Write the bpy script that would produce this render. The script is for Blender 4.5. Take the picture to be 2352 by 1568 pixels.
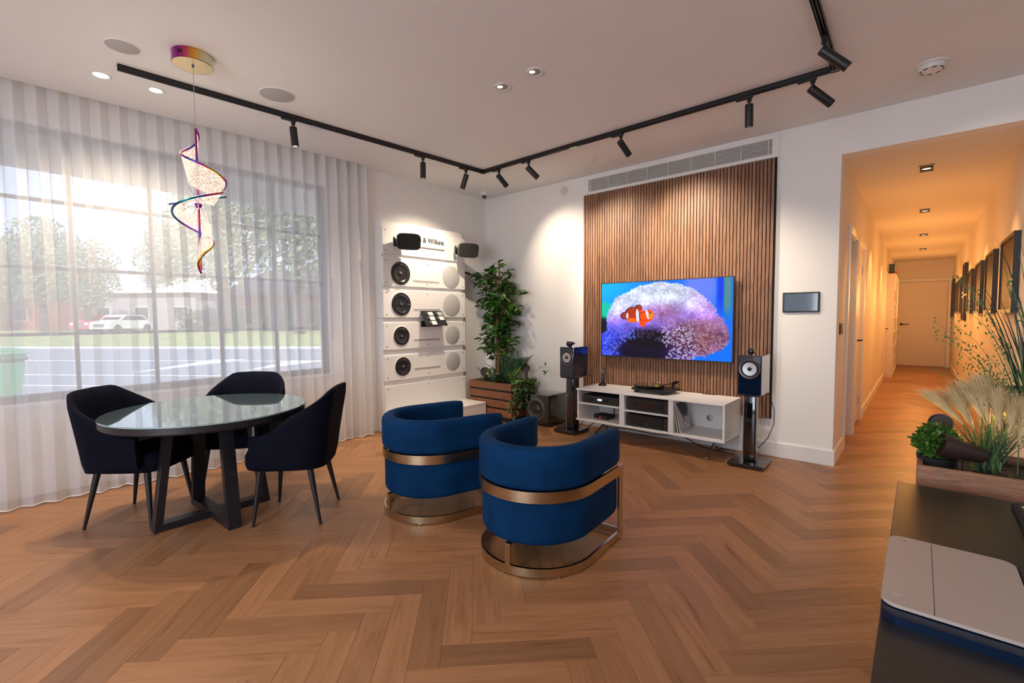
import bpy, bmesh, math, random
import numpy as np
from mathutils import Vector, Matrix
random.seed(7)
for o in list(bpy.data.objects): bpy.data.objects.remove(o)
S=bpy.context.scene; COL=S.collection
PI=math.pi
# ---------------------------------------------------------------- camera, world, sun, area lights, exposure
YAW,PITCH,ROLL,FPX,EYE=-0.714703,-0.0529744,-0.0058434,1079.09,1.311
def cam_axes():
    f=Vector((math.sin(YAW)*math.cos(PITCH),math.cos(YAW)*math.cos(PITCH),math.sin(PITCH)))
    r=Vector((math.cos(YAW),-math.sin(YAW),0)); u=r.cross(f)
    c,s=math.cos(ROLL),math.sin(ROLL)
    return c*r+s*u,-s*r+c*u,f
R_,U_,F_=cam_axes()
cd=bpy.data.cameras.new('camera'); cam=bpy.data.objects.new('camera',cd); COL.objects.link(cam)
cd.sensor_fit='HORIZONTAL'; cd.sensor_width=36; cd.lens=36*FPX/2352; cd.clip_start=.02; cd.clip_end=500
cam.matrix_world=Matrix(((R_.x,U_.x,-F_.x,0),(R_.y,U_.y,-F_.y,0),(R_.z,U_.z,-F_.z,EYE),(0,0,0,1)))
S.camera=cam
S.view_settings.view_transform='Standard'; S.view_settings.look='None'
S.view_settings.exposure=0.42; S.view_settings.gamma=1; S.view_settings.use_curve_mapping=False
w=bpy.data.worlds.new('sky'); S.world=w; w.use_nodes=True
nt=w.node_tree; bg=nt.nodes['Background']
tc=nt.nodes.new('ShaderNodeTexCoord'); sp=nt.nodes.new('ShaderNodeSeparateXYZ'); cr=nt.nodes.new('ShaderNodeValToRGB')
nt.links.new(tc.outputs['Generated'],sp.inputs[0]); nt.links.new(sp.outputs['Z'],cr.inputs[0]); nt.links.new(cr.outputs[0],bg.inputs[0])
cr.color_ramp.elements[0].position=0; cr.color_ramp.elements[0].color=(.66,.80,1,1)
cr.color_ramp.elements[1].position=.7; cr.color_ramp.elements[1].color=(.46,.65,1,1)
bg.inputs[1].default_value=1.75
def light(name,kind,loc,target,power,color,size=.1,sy=None,ang=60,blend=.6,portal=False,spread=None):
    l=bpy.data.lights.new(name,kind); o=bpy.data.objects.new(name,l); COL.objects.link(o)
    o.location=loc
    d=Vector(target)-Vector(loc); o.rotation_euler=d.to_track_quat('-Z','Y').to_euler()
    l.energy=power; l.color=color
    if kind=='AREA':
        l.size=size
        if sy: l.shape='RECTANGLE'; l.size_y=sy
        if portal: l.cycles.is_portal=True
        if spread: l.spread=spread
    elif kind=='SPOT': l.shadow_soft_size=size; l.spot_size=math.radians(ang); l.spot_blend=blend
    elif kind=='POINT': l.shadow_soft_size=size
    return o
sun=light('sun','SUN',(10,-6,20),(-14,4,0),6.0,(1,.93,.82)); sun.data.angle=.02
light('window_portal','AREA',(-5.06,.2,1.72),(0,.2,1.72),1,(1,1,1),4.9,2.1,portal=True)
light('shopfront_daylight','AREA',(-.8,-3.35,1.45),(-.8,4,1.3),62,(.93,.95,1),2.2,2.2)
light('ceiling_fill','AREA',(-1.6,-1.6,2.93),(-1.6,-1.6,0),20,(1,.9,.82),1.2,1.2)  # unseen fill light added behind the camera; its floor bounce lifts the ceiling
light('ceiling_fill','AREA',(1.8,-.6,2.93),(1.8,-.6,0),10,(1,.88,.8),1.0,1.0)  # another added fill light, out of view to the right
WARM=(1,.83,.62); AMBER=(1,.45,.13)
# ---------------------------------------------------------------- materials
def mat(name,col,rough=.6,metal=0,vary=.06,scale=14,bump=0,bscale=200,spec=.5,coat=0,stretch=None,col2=None,sheen=0,trans=0,emit=None,estr=0,alpha=1,aniso=0):
    m=bpy.data.materials.new(name); m.use_nodes=True; n=m.node_tree; b=n.nodes['Principled BSDF']
    b.inputs['Roughness'].default_value=rough; b.inputs['Metallic'].default_value=metal
    b.inputs['Specular IOR Level'].default_value=spec; b.inputs['Coat Weight'].default_value=coat; b.inputs['Coat Roughness'].default_value=.05
    b.inputs['Sheen Weight'].default_value=sheen; b.inputs['Transmission Weight'].default_value=trans; b.inputs['Alpha'].default_value=alpha
    b.inputs['Anisotropic'].default_value=aniso
    if sheen: b.inputs['Sheen Roughness'].default_value=.35; b.inputs['Sheen Tint'].default_value=(*[min(1,c*6+.05) for c in col],1)
    t=n.nodes.new('ShaderNodeTexCoord'); mp=n.nodes.new('ShaderNodeMapping'); nz=n.nodes.new('ShaderNodeTexNoise'); mx=n.nodes.new('ShaderNodeMix'); mx.data_type='RGBA'
    n.links.new(t.outputs['Object'],mp.inputs[0]); n.links.new(mp.outputs[0],nz.inputs[0])
    if stretch: mp.inputs['Scale'].default_value=stretch
    nz.inputs['Scale'].default_value=scale; nz.inputs['Detail'].default_value=4
    c2=col2 or tuple(max(0,c*(1-2*vary)) for c in col)
    c1=col if col2 else tuple(min(1,c*(1+vary)) for c in col)
    mx.inputs[6].default_value=(*c1,1); mx.inputs[7].default_value=(*c2,1)
    n.links.new(nz.outputs[0],mx.inputs[0]); n.links.new(mx.outputs[2],b.inputs['Base Color'])
    if bump:
        n2=n.nodes.new('ShaderNodeTexNoise'); n2.inputs['Scale'].default_value=bscale; bp=n.nodes.new('ShaderNodeBump'); bp.inputs['Strength'].default_value=bump; bp.inputs['Distance'].default_value=.003
        n.links.new(mp.outputs[0],n2.inputs[0]); n.links.new(n2.outputs[0],bp.inputs['Height']); n.links.new(bp.outputs[0],b.inputs['Normal'])
    if emit: b.inputs['Emission Color'].default_value=(*emit,1); b.inputs['Emission Strength'].default_value=estr
    return m
def wood(name,c1,c2,scale=3,stretch=(1,12,12),rough=.45,rand=.25,attr=False,dark=None,coat=0,spec=.5):
    m=bpy.data.materials.new(name); m.use_nodes=True; n=m.node_tree; b=n.nodes['Principled BSDF']; b.inputs['Roughness'].default_value=rough
    b.inputs['Coat Weight'].default_value=coat; b.inputs['Specular IOR Level'].default_value=spec
    N=n.nodes.new; L=n.links.new
    mp=N('ShaderNodeMapping'); mp.inputs['Scale'].default_value=stretch
    if attr:
        a=N('ShaderNodeAttribute'); a.attribute_name='grain'; r=N('ShaderNodeAttribute'); r.attribute_name='rnd'; co=a.outputs['Vector']; ro=r.outputs['Fac']
    else:
        t=N('ShaderNodeTexCoord'); co=t.outputs['Object']; r=N('ShaderNodeObjectInfo'); ro=r.outputs['Random']
    mu=N('ShaderNodeMath'); mu.operation='MULTIPLY'; mu.inputs[1].default_value=57.3; L(ro,mu.inputs[0])
    cb=N('ShaderNodeCombineXYZ'); L(mu.outputs[0],cb.inputs[0]); L(mu.outputs[0],cb.inputs[2])
    ad=N('ShaderNodeVectorMath'); ad.operation='ADD'; L(co,mp.inputs[0]); L(mp.outputs[0],ad.inputs[0]); L(cb.outputs[0],ad.inputs[1])
    n1=N('ShaderNodeTexNoise'); n1.inputs['Scale'].default_value=scale; n1.inputs['Detail'].default_value=6; n1.inputs['Distortion'].default_value=1.2; L(ad.outputs[0],n1.inputs[0])
    n2=N('ShaderNodeTexNoise'); n2.inputs['Scale'].default_value=scale*5; n2.inputs['Detail'].default_value=3; L(ad.outputs[0],n2.inputs[0])
    cr=N('ShaderNodeValToRGB'); cr.color_ramp.elements[0].position=.33; cr.color_ramp.elements[0].color=(*c2,1); cr.color_ramp.elements[1].position=.62; cr.color_ramp.elements[1].color=(*c1,1)
    if dark:
        e=cr.color_ramp.elements.new(.24); e.color=(*dark,1)
    m1=N('ShaderNodeMath'); m1.operation='MULTIPLY_ADD'; m1.inputs[1].default_value=.22; L(n2.outputs[0],m1.inputs[0]); 
    m2=N('ShaderNodeMath'); m2.operation='SUBTRACT'; m2.inputs[1].default_value=.11; L(n1.outputs[0],m2.inputs[0]); L(m2.outputs[0],m1.inputs[2]); L(m1.outputs[0],cr.inputs[0])
    hs=N('ShaderNodeHueSaturation'); L(cr.outputs[0],hs.inputs['Color'])
    mr=N('ShaderNodeMapRange'); mr.inputs[3].default_value=1+rand*.3; mr.inputs[4].default_value=1-rand*1.25; pw=N('ShaderNodeMath'); pw.operation='POWER'; pw.inputs[1].default_value=2.6; L(ro,pw.inputs[0]); L(pw.outputs[0],mr.inputs[0]); L(mr.outputs[0],hs.inputs['Value'])
    L(hs.outputs[0],b.inputs['Base Color'])
    bp=N('ShaderNodeBump'); bp.inputs['Strength'].default_value=.12; bp.inputs['Distance'].default_value=.001; L(n2.outputs[0],bp.inputs['Height']); L(bp.outputs[0],b.inputs['Normal'])
    return m
def emis(name,col,s):
    m=bpy.data.materials.new(name); m.use_nodes=True; n=m.node_tree; n.nodes.remove(n.nodes['Principled BSDF'])
    e=n.nodes.new('ShaderNodeEmission'); e.inputs[0].default_value=(*col,1); e.inputs[1].default_value=s
    n.links.new(e.outputs[0],n.nodes['Material Output'].inputs[0]); return m
def glassy(name,col,op,rough=.02,ior=1.45):   # thin pane: fresnel gloss over a tinted clear body
    m=bpy.data.materials.new(name); m.use_nodes=True; n=m.node_tree; n.nodes.remove(n.nodes['Principled BSDF'])
    N=n.nodes.new; L=n.links.new
    t=N('ShaderNodeBsdfTransparent'); t.inputs[0].default_value=(*col,1); g=N('ShaderNodeBsdfGlossy'); g.inputs['Roughness'].default_value=rough
    f=N('ShaderNodeFresnel'); f.inputs[0].default_value=ior; x=N('ShaderNodeMixShader'); L(f.outputs[0],x.inputs[0]); L(t.outputs[0],x.inputs[1]); L(g.outputs[0],x.inputs[2])
    if op>0:
        d=N('ShaderNodeBsdfDiffuse'); d.inputs[0].default_value=(*col,1); y=N('ShaderNodeMixShader'); y.inputs[0].default_value=op; L(x.outputs[0],y.inputs[1]); L(d.outputs[0],y.inputs[2]); x=y
    L(x.outputs[0],n.nodes['Material Output'].inputs[0]); return m
def sheer():
    m=bpy.data.materials.new('sheer_fabric'); m.use_nodes=True; n=m.node_tree; n.nodes.remove(n.nodes['Principled BSDF'])
    N=n.nodes.new; L=n.links.new
    t=N('ShaderNodeBsdfTransparent'); d=N('ShaderNodeBsdfDiffuse'); tr=N('ShaderNodeBsdfTranslucent')
    d.inputs[0].default_value=(.96,.94,.935,1); tr.inputs[0].default_value=(.97,.95,.94,1)
    a=N('ShaderNodeMixShader'); a.inputs[0].default_value=.5; L(d.outputs[0],a.inputs[1]); L(tr.outputs[0],a.inputs[2])
    lw=N('ShaderNodeLayerWeight'); lw.inputs[0].default_value=.35
    tc=N('ShaderNodeTexCoord'); wv=N('ShaderNodeTexNoise'); mp=N('ShaderNodeMapping'); mp.inputs['Scale'].default_value=(300,300,40); L(tc.outputs['Object'],mp.inputs[0]); L(mp.outputs[0],wv.inputs[0])
    mr=N('ShaderNodeMapRange'); mr.inputs[3].default_value=.52; mr.inputs[4].default_value=.98; L(lw.outputs['Facing'],mr.inputs[0])
    ma=N('ShaderNodeMath'); ma.operation='MULTIPLY_ADD'; ma.inputs[1].default_value=.16; L(wv.outputs[0],ma.inputs[0]); L(mr.outputs[0],ma.inputs[2])
    x=N('ShaderNodeMixShader'); L(ma.outputs[0],x.inputs[0]); L(t.outputs[0],x.inputs[1]); L(a.outputs[0],x.inputs[2])
    L(x.outputs[0],n.nodes['Material Output'].inputs[0]); return m
M={}
M['wall']=mat('wall_paint',(.86,.835,.81),.75,vary=.015,scale=1.5,bump=.03,bscale=400)
M['ceil']=mat('ceiling_paint',(.84,.83,.83),.85,vary=.015,scale=1)
M['hallwall']=mat('hall_paint',(.82,.75,.66),.75,vary=.015,scale=1.5)
M['trim']=mat('trim_gloss',(.84,.82,.80),.35,vary=.01)
M['white']=mat('white_board',(.84,.82,.80),.38,vary=.015,scale=5)
M['screw']=mat('dark_screw',(.05,.04,.04),.4,.6)
M['black']=mat('black_paint',(.012,.012,.014),.42,vary=.2)
M['blackgloss']=mat('piano_black',(.006,.006,.007),.06,spec=.6,coat=.8)
M['blackmatte']=mat('black_matte',(.015,.013,.013),.7,vary=.2)
M['grille']=mat('black_cloth',(.012,.011,.012),.85,vary=.3,scale=300)
M['rubber']=mat('rubber',(.02,.02,.022),.6)
M['cone']=mat('dark_cone',(.02,.02,.022),.28,vary=.2,coat=.3)
M['greygrille']=mat('pale_perforated',(.47,.46,.46),.7,vary=.06,scale=500)
M['velvet']=mat('blue_velvet',(.0010,.046,.145),.8,vary=.35,scale=7,sheen=.07,col2=(.0003,.011,.045),bump=.15,bscale=60,spec=.12)
M['navy']=mat('navy_velvet',(.0045,.006,.017),.85,vary=.3,scale=6,col2=(.002,.0025,.006),spec=.12)
M['brass']=mat('brushed_brass',(.62,.50,.33),.25,1,vary=.08,scale=3,stretch=(1,1,60),aniso=.4)
M['tabblack']=wood('black_oak',(.018,.018,.024),(.007,.007,.010),4,(2,2,30),.38,.05)
M['tglass']=mat('table_glass',(.10,.15,.165),.02,spec=1.0,vary=.02,coat=1)
M['glassrim']=mat('glass_rim',(.35,.5,.5),.1,vary=.02)
M['cabblue']=mat('midnight_lacquer',(.004,.012,.035),.08,coat=.9,spec=.6,vary=.1)
M['silver']=mat('woven_silver_cone',(.62,.62,.62),.33,.9,vary=.1,scale=30)
M['steel']=mat('satin_steel',(.45,.45,.46),.3,1,vary=.05)
M['slat']=wood('walnut_slat',(.33,.165,.09),(.17,.075,.04),3,(14,14,1.1),.5,.16)
M['felt']=mat('black_felt',(.008,.007,.008),.95,vary=.3)
M['plank']=wood('oak_plank',(.40,.197,.091),(.325,.150,.064),1.6,(1.6,17,17),.36,.26,dark=(.17,.075,.032),spec=.24)
M['plankfar']=wood('oak_plank_far',(.40,.197,.091),(.325,.150,.064),1.6,(1.6,17,17),.36,.26,attr=True,dark=(.17,.075,.032),spec=.24)
M['joint']=mat('floor_joint',(.26,.13,.06),.9)
M['planter']=wood('stained_pine',(.33,.13,.055),(.20,.068,.027),3,(3,20,20),.45,.22)
M['planter2']=wood('stained_pine_pale',(.36,.18,.10),(.22,.10,.055),3,(3,20,20),.5,.12)
M['soil']=mat('bark_mulch',(.012,.009,.008),.95,vary=.6,scale=60,bump=1,bscale=80)
M['leaf']=mat('ficus_leaf',(.045,.14,.018),.38,vary=.45,scale=7,col2=(.012,.05,.010))
M['leafb']=mat('bright_leaf',(.12,.30,.03),.45,vary=.4,scale=9,col2=(.05,.16,.015))
M['palm']=mat('palm_leaf',(.03,.11,.035),.42,vary=.4,scale=8,col2=(.012,.05,.02))
M['ivy']=mat('ivy_leaf',(.10,.22,.05),.45,vary=.4,scale=20,col2=(.03,.09,.02))
M['grassb']=mat('grass_blade',(.13,.27,.06),.5,vary=.4,scale=9,col2=(.05,.10,.035))
M['grassd']=mat('dark_blade',(.02,.04,.03),.45,vary=.3,scale=9)
M['plume']=mat('pampas_plume',(.92,.68,.36),.9,vary=.15,scale=30)
M['trunk']=mat('ficus_trunk',(.30,.13,.06),.7,vary=.4,scale=10,stretch=(6,6,1),bump=.4,bscale=50)
M['bronze']=mat('bronze_housing',(.035,.018,.014),.5,vary=.15)
M['door']=mat('door_paint',(.80,.73,.65),.5,vary=.015)
M['cam']=mat('camera_white',(.75,.74,.72),.4)
M['lens']=mat('smoked_dome',(.01,.01,.012),.08,coat=1)
M['glow']=emis('lit_lens',(1,.93,.82),14)
M['glowdim']=emis('dim_lens',(1,.9,.75),1.6)
M['glowamber']=emis('amber_lens',(1,.75,.45),2.2)
M['chrome']=mat('dark_reflector',(.25,.2,.16),.15,1)
M['alu']=mat('window_frame',(.05,.055,.065),.5)
M['grey']=mat('warm_grey_lid',(.44,.37,.32),.5,vary=.02)
M['charcoal']=mat('dark_laminate',(.024,.019,.016),.34,vary=.08)
M['bluemetal']=mat('blue_edge',(.006,.022,.06),.22,.6)
M['photo']=mat('smoked_glass_print',(.085,.05,.03),.5,vary=.4,scale=3,spec=.05)
M['curtain']=sheer()
M['pane']=glassy('window_glass',(.97,.98,.98),0)
M['platter']=glassy('smoked_platter',(.05,.05,.055),.25,.04)
M['gold']=mat('gold_trim',(.7,.45,.16),.25,1)
M['led']=emis('blue_display',(.5,.75,1),1.4)
M['redled']=emis('red_light',(1,.03,.02),2)
M['labelw']=mat('paper_label',(.8,.8,.8),.6)
M['ink']=mat('printed_ink',(.01,.01,.012),.6)
M['yellow']=mat('yellow_part',(.75,.55,.02),.4)
# ---------------------------------------------------------------- mesh helpers
class B:
    def __init__(s): s.b=bmesh.new(); s.T=Matrix()
    def _m(s,co): return s.T@Vector(co)
    def box(s,c,d,m=None,bev=0,seg=2):
        T=s.T@Matrix.Translation(Vector(c))@(m or Matrix())
        r=bmesh.ops.create_cube(s.b,size=1,matrix=T@Matrix.Diagonal((d[0],d[1],d[2],1)))
        if bev:
            es=list({e for v in r['verts'] for e in v.link_edges})
            bmesh.ops.bevel(s.b,geom=es,offset=bev,segments=seg,affect='EDGES',profile=.5)
        return s
    def bb(s,x0,x1,y0,y1,z0,z1,bev=0,seg=2): return s.box(((x0+x1)/2,(y0+y1)/2,(z0+z1)/2),(x1-x0,y1-y0,z1-z0),None,bev,seg)
    def cyl(s,p0,p1,r0,r1=None,n=20,cap=True):
        r1=r0 if r1 is None else r1
        p0=Vector(p0);p1=Vector(p1);d=p1-p0
        q=d.to_track_quat('Z','Y').to_matrix().to_4x4()
        bmesh.ops.create_cone(s.b,cap_ends=cap,segments=n,radius1=r0,radius2=r1,depth=d.length,matrix=s.T@Matrix.Translation((p0+p1)/2)@q); return s
    def sph(s,c,r,sc=(1,1,1),u=16,v=10):
        bmesh.ops.create_uvsphere(s.b,u_segments=u,v_segments=v,radius=r,matrix=s.T@Matrix.Translation(Vector(c))@Matrix.Diagonal((*sc,1))); return s
    def lathe(s,prof,m=None,n=32,close=False):   # prof: (r,z)
        m=s.T@(m or Matrix()); rings=[]
        for r,z in prof:
            if r<1e-6: rings.append([s.b.verts.new(m@Vector((0,0,z)))])
            else: rings.append([s.b.verts.new(m@Vector((r*math.cos(2*PI*i/n),r*math.sin(2*PI*i/n),z))) for i in range(n)])
        for a,b in zip(rings,rings[1:]):
            for i in range(n):
                j=(i+1)%n
                vs=[a[i if len(a)>1 else 0],a[j if len(a)>1 else 0],b[j if len(b)>1 else 0],b[i if len(b)>1 else 0]]
                u=[]; [u.append(v) for v in vs if v not in u]
                if len(u)>2: s.b.faces.new(u)
        return s
    def tube(s,pts,r,n=8,cap=True):
        pts=[Vector(p) for p in pts]; rr=r if isinstance(r,(list,tuple)) else [r]*len(pts); rings=[]; up=None
        for i,p in enumerate(pts):
            t=(pts[min(i+1,len(pts)-1)]-pts[max(i-1,0)]).normalized()
            if up is None: up=t.orthogonal().normalized()
            a=(up-up.dot(t)*t); a=a.normalized() if a.length>1e-6 else t.orthogonal().normalized(); up=a; b=t.cross(a)
            rings.append([s.b.verts.new(s.T@(p+rr[i]*(math.cos(2*PI*k/n)*a+math.sin(2*PI*k/n)*b))) for k in range(n)])
        for A,C in zip(rings,rings[1:]):
            for k in range(n): s.b.faces.new((A[k],A[(k+1)%n],C[(k+1)%n],C[k]))
        if cap: s.b.faces.new(rings[0][::-1]); s.b.faces.new(rings[-1])
        return s
    def prism(s,poly,z0,z1,m=None):   # poly in local xy
        m=s.T@(m or Matrix()); a=[s.b.verts.new(m@Vector((x,y,z0))) for x,y in poly]; b=[s.b.verts.new(m@Vector((x,y,z1))) for x,y in poly]
        s.b.faces.new(a[::-1]); s.b.faces.new(b); n=len(poly)
        for i in range(n): s.b.faces.new((a[i],a[(i+1)%n],b[(i+1)%n],b[i]))
        return s
    def sweep(s,path,sec,closed=False,up=(0,0,1)):   # sec: list of (side,up) per-section, or function i->list
        rings=[];P=[Vector(p) for p in path];n=len(P);U=Vector(up)
        for i,p in enumerate(P):
            if closed: t=P[(i+1)%n]-P[i-1]
            else: t=P[min(i+1,n-1)]-P[max(i-1,0)]
            t.normalize(); sd=t.cross(U).normalized()
            sc=sec(i) if callable(sec) else sec
            rings.append([s.b.verts.new(s.T@(p+a*sd+b*U)) for a,b in sc])
        k=len(rings[0]); m=n if closed else n-1
        for i in range(m):
            A,C=rings[i],rings[(i+1)%n]
            for j in range(k): s.b.faces.new((A[j],A[(j+1)%k],C[(j+1)%k],C[j]))
        if not closed: s.b.faces.new(rings[0][::-1]); s.b.faces.new(rings[-1])
        return s
    def face(s,vs): s.b.faces.new([s.b.verts.new(s.T@Vector(v)) for v in vs]); return s
    def done(s,name,m,parent=None,label=None,smooth=False,kind=None,cat=None,group=None,ang=40):
        bmesh.ops.recalc_face_normals(s.b,faces=s.b.faces)
        me=bpy.data.meshes.new(name); s.b.to_mesh(me); s.b.free()
        return link(name,me,m,parent,label,smooth,kind,cat,group,ang)
def link(name,me,m,parent=None,label=None,smooth=False,kind=None,cat=None,group=None,ang=40):
    o=bpy.data.objects.new(name,me); COL.objects.link(o)
    if m is not None and not me.materials: me.materials.append(m)
    if smooth:
        me.polygons.foreach_set('use_smooth',[True]*len(me.polygons))
        try: me.set_sharp_from_angle(angle=math.radians(ang))
        except Exception: pass
    if parent: o.parent=parent
    if label: o['label']=label
    if kind: o['kind']=kind
    if cat: o['category']=cat
    if group: o['group']=group
    return o
def thing(name,label,cat,loc=(0,0,0),rz=0,group=None,rot=None):
    o=bpy.data.objects.new(name,None); COL.objects.link(o); o.empty_display_size=.1
    o.location=loc; o.rotation_euler=rot or (0,0,rz); o['label']=label; o['category']=cat
    if group: o['group']=group
    return o
def inst(src,parent,loc=None,rot=None,scale=None):
    c=src.copy(); COL.objects.link(c); c.parent=parent
    if loc is not None: c.location=loc
    if rot is not None: c.rotation_euler=rot
    if scale is not None: c.scale=scale
    return c
def dup(root,label=None,loc=None,rz=None,group=None):
    r=root.copy(); COL.objects.link(r)
    if label: r['label']=label
    if group: r['group']=group
    if loc: r.location=loc
    if rz is not None: r.rotation_euler=(0,0,rz)
    for ch in list(root.children):
        c=ch.copy(); COL.objects.link(c); c.parent=r
        for g in list(ch.children):
            d=g.copy(); COL.objects.link(d); d.parent=c
    return r
def struct(name,b,m,parent=None,smooth=False): return b.done(name,m,parent,kind=None if parent else 'structure',smooth=smooth)
RX=lambda a: Matrix.Rotation(a,4,'X')
RY=lambda a: Matrix.Rotation(a,4,'Y')
RZ=lambda a: Matrix.Rotation(a,4,'Z')
TR=lambda *v: Matrix.Translation(Vector(v))
def frame_to(d,up=(0,0,1)):   # matrix whose z axis points along d
    return Vector(d).normalized().to_track_quat('Z','Y').to_matrix().to_4x4()
# ---------------------------------------------------------------- the room shell
YW=4.846; ZC=2.96; XL=-.537; XR=.585; YE=15.7; ZH=2.65; XWIN=-4.94
def edge_x(y): return -4.782+(y-.208)*(-4.601+4.782)/(2.931-.208)
b=B(); b.bb(-5.2,3.1,-3.6,YW+.1,-.12,-.006); b.bb(XL-1.3,XR+.1,YW+.1,YE+.1,-.12,-.006); floor=struct('floor',b,M['joint'])
# herringbone planks
PW,PL=.12,.6; A0,B0=-.399,-2.188; r2=math.sqrt(2)
def uv2xy(u,v): return ((u+v)/r2,(u-v)/r2)
planks=[]
for k in range(-12,22):
    for i in range(-90,90):
        for kind in (0,1):
            u0=A0+i*PW+k*PL; v0=B0-i*PW+k*PL
            if kind==0: u0-=PL; cu,cv,ang=u0+PL/2,v0+PW/2,PI/4
            else: cu,cv,ang=u0+PW/2,v0+PL/2,-PI/4
            x,y=uv2xy(cu,cv)
            inroom=-4.72<x<2.9 and -3.3<y<4.98
            inhall=XL-.25<x<XR+.2 and 4.9<=y<YE+.1
            if inroom or inhall: planks.append((x,y,ang,kind))
def vis(x,y):
    d=Vector((x,y,-EYE)); z=d.dot(F_)
    if z<.3: return None
    px=1176+FPX*d.dot(R_)/z; py=784-FPX*d.dot(U_)/z
    return (px,py,z) if -120<px<2480 and py<1700 else None
pv=[(vis(p[0],p[1]),p) for p in planks]
seen=sorted([(q[0][2],q[1]) for q in pv if q[0]],key=lambda t:t[0])
near=[p for z,p in seen[:300]]; ns=set(near)
g=.0004
b=B(); b.box((0,0,-.003),(PL-2*g,PW-2*g,.006),bev=.0004,seg=1)
proto=b.done('plank',M['plank'],floor); first=True
for x,y,ang,kind in near:
    o=proto if first else inst(proto,floor); first=False
    o.location=(x,y,0); o.rotation_euler=(0,0,ang+(PI if random.random()<.5 else 0))
verts=[];faces=[];gr=[];rn=[]
for p in planks:
    if p in ns: continue
    x,y,ang,kind=p; c,s=math.cos(ang),math.sin(ang); hx,hy=PL/2-g,PW/2-g; r=random.random(); base=len(verts)
    for lx,ly,lz in ((-hx,-hy,0),(hx,-hy,0),(hx,hy,0),(-hx,hy,0),(-hx,-hy,-.006),(hx,-hy,-.006),(hx,hy,-.006),(-hx,hy,-.006)):
        verts.append((x+c*lx-s*ly,y+s*lx+c*ly,lz)); gr.append((lx,ly,lz)); rn.append(r)
    faces+= [(base,base+1,base+2,base+3)]+[(base+i,base+4+i,base+4+(i+1)%4,base+(i+1)%4) for i in range(4)]
me=bpy.data.meshes.new('planks'); me.from_pydata(verts,[],faces)
a=me.attributes.new('grain','FLOAT_VECTOR','POINT'); a.data.foreach_set('vector',np.array(gr,dtype=np.float32).ravel())
a=me.attributes.new('rnd','FLOAT','POINT'); a.data.foreach_set('value',np.array(rn,dtype=np.float32))
link('far_planks',me,M['plankfar'],floor,kind='stuff')
# ceiling: main slab stops at the curtain slot, the slot goes up a little
b=B(); y0,y1=-3.5,2.94
b.prism([(edge_x(y0),y0),(3.1,y0),(3.1,YW+.1),(-4.95,YW+.1),(-4.95,y1),(edge_x(y1),y1)],ZC,ZC+.14); struct('ceiling',b,M['ceil'])
b=B(); b.bb(-5.2,-4.5,-3.5,2.95,ZC+.14,ZC+.2); struct('trim_1',b,M['ceil'])
b=B(); b.bb(-4.9,XL,YW,YW+.13,0,ZC); b.bb(XL,XR,YW,YW+.13,ZH,ZC); b.bb(XR,3.1,YW,YW+.13,0,ZC); struct('wall_back',b,M['wall'])
b=B(); b.bb(-4.9,-4.70,2.94,YW,0,ZC); struct('wall_left',b,M['wall'])
zs0,zs1=.70,2.74; yw0,yw1=-2.05,2.62
b=B(); b.bb(-5.14,XWIN,-3.5,2.945,0,zs0); b.bb(-5.14,XWIN,-3.5,2.945,zs1,ZC+.14); b.bb(-5.14,XWIN,yw1,2.945,zs0,zs1); b.bb(-5.14,XWIN,-3.5,yw0,zs0,zs1); b.bb(-5.14,-4.9,2.945,YW+.1,0,ZC)
struct('wall_window',b,M['wall'])
b=B(); b.bb(-5.14,-2.9,-3.6,-3.47,0,ZC); b.bb(1.6,3.1,-3.6,-3.47,0,ZC); b.bb(-2.9,1.6,-3.6,-3.47,2.65,ZC); b.bb(-2.9,1.6,-3.6,-3.47,0,.2); struct('wall_front',b,M['wall'])
b=B(); b.bb(3.0,3.13,-3.5,YW,0,ZC); struct('wall_right',b,M['wall'])
# hall
b=B(); t=.12
b.bb(XL-t,XL,YW+.13,5.57,0,ZH); b.bb(XL-t,XL,6.24,6.44,0,ZH); b.bb(XL-t,XL,7.20,12.06,0,ZH); b.bb(XL-t,XL,12.48+.35,YE,0,ZH)
b.bb(XL-t,XL,5.57,6.24,2.10,ZH); b.bb(XL-t,XL,6.44,7.2,2.10,ZH); b.bb(XL-t,XL,12.06,12.83,2.10,ZH); struct('wall_hall_left',b,M['hallwall'])
b=B(); b.bb(XR,XR+.12,YW+.13,YE,0,ZH); struct('wall_hall_right',b,M['hallwall'])
b=B(); b.bb(XL-.12,XR+.12,YE,YE+.12,0,ZH); struct('wall_hall_end',b,M['hallwall'])
b=B(); b.bb(XL-.12,XR+.12,YW+.13,YE+.12,ZH,ZH+.1); struct('ceiling_hall',b,M['hallwall'])
b=B(); b.bb(-1.9,XL-t,4.98,6.42,0,.001); b.bb(-1.95,-1.9,4.98,6.42,0,2.5); b.bb(-1.95,XL-t,4.976,4.99,0,2.5); b.bb(-1.95,XL-t,6.40,6.43,0,2.5); b.bb(-1.95,XL-t,4.98,6.42,2.5,2.55); struct('wall_side_room',b,M['hallwall'])
# baseboards
b=B(); b.bb(-4.70,XL+.016,YW-.016,YW,0,.135,.003,1); struct('baseboard_back',b,M['trim'])
b=B(); b.bb(XL,XL+.016,YW,5.50,0,.135,.003,1); b.bb(XL,XL+.016,7.27,12.0,0,.12,.003,1); struct('baseboard_hall_left',b,M['trim'])
b=B(); b.bb(XR-.016,XR,YW,YE,0,.12,.003,1); struct('baseboard_hall_right',b,M['trim'])
b=B(); b.bb(-4.702,-4.686,4.29,YW-.016,0,.135,.003,1); struct('baseboard_left',b,M['trim'])
b=B(); b.bb(XWIN,XWIN+.016,-3.4,2.94,0,.135,.003,1); struct('baseboard_window',b,M['trim'])
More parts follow.
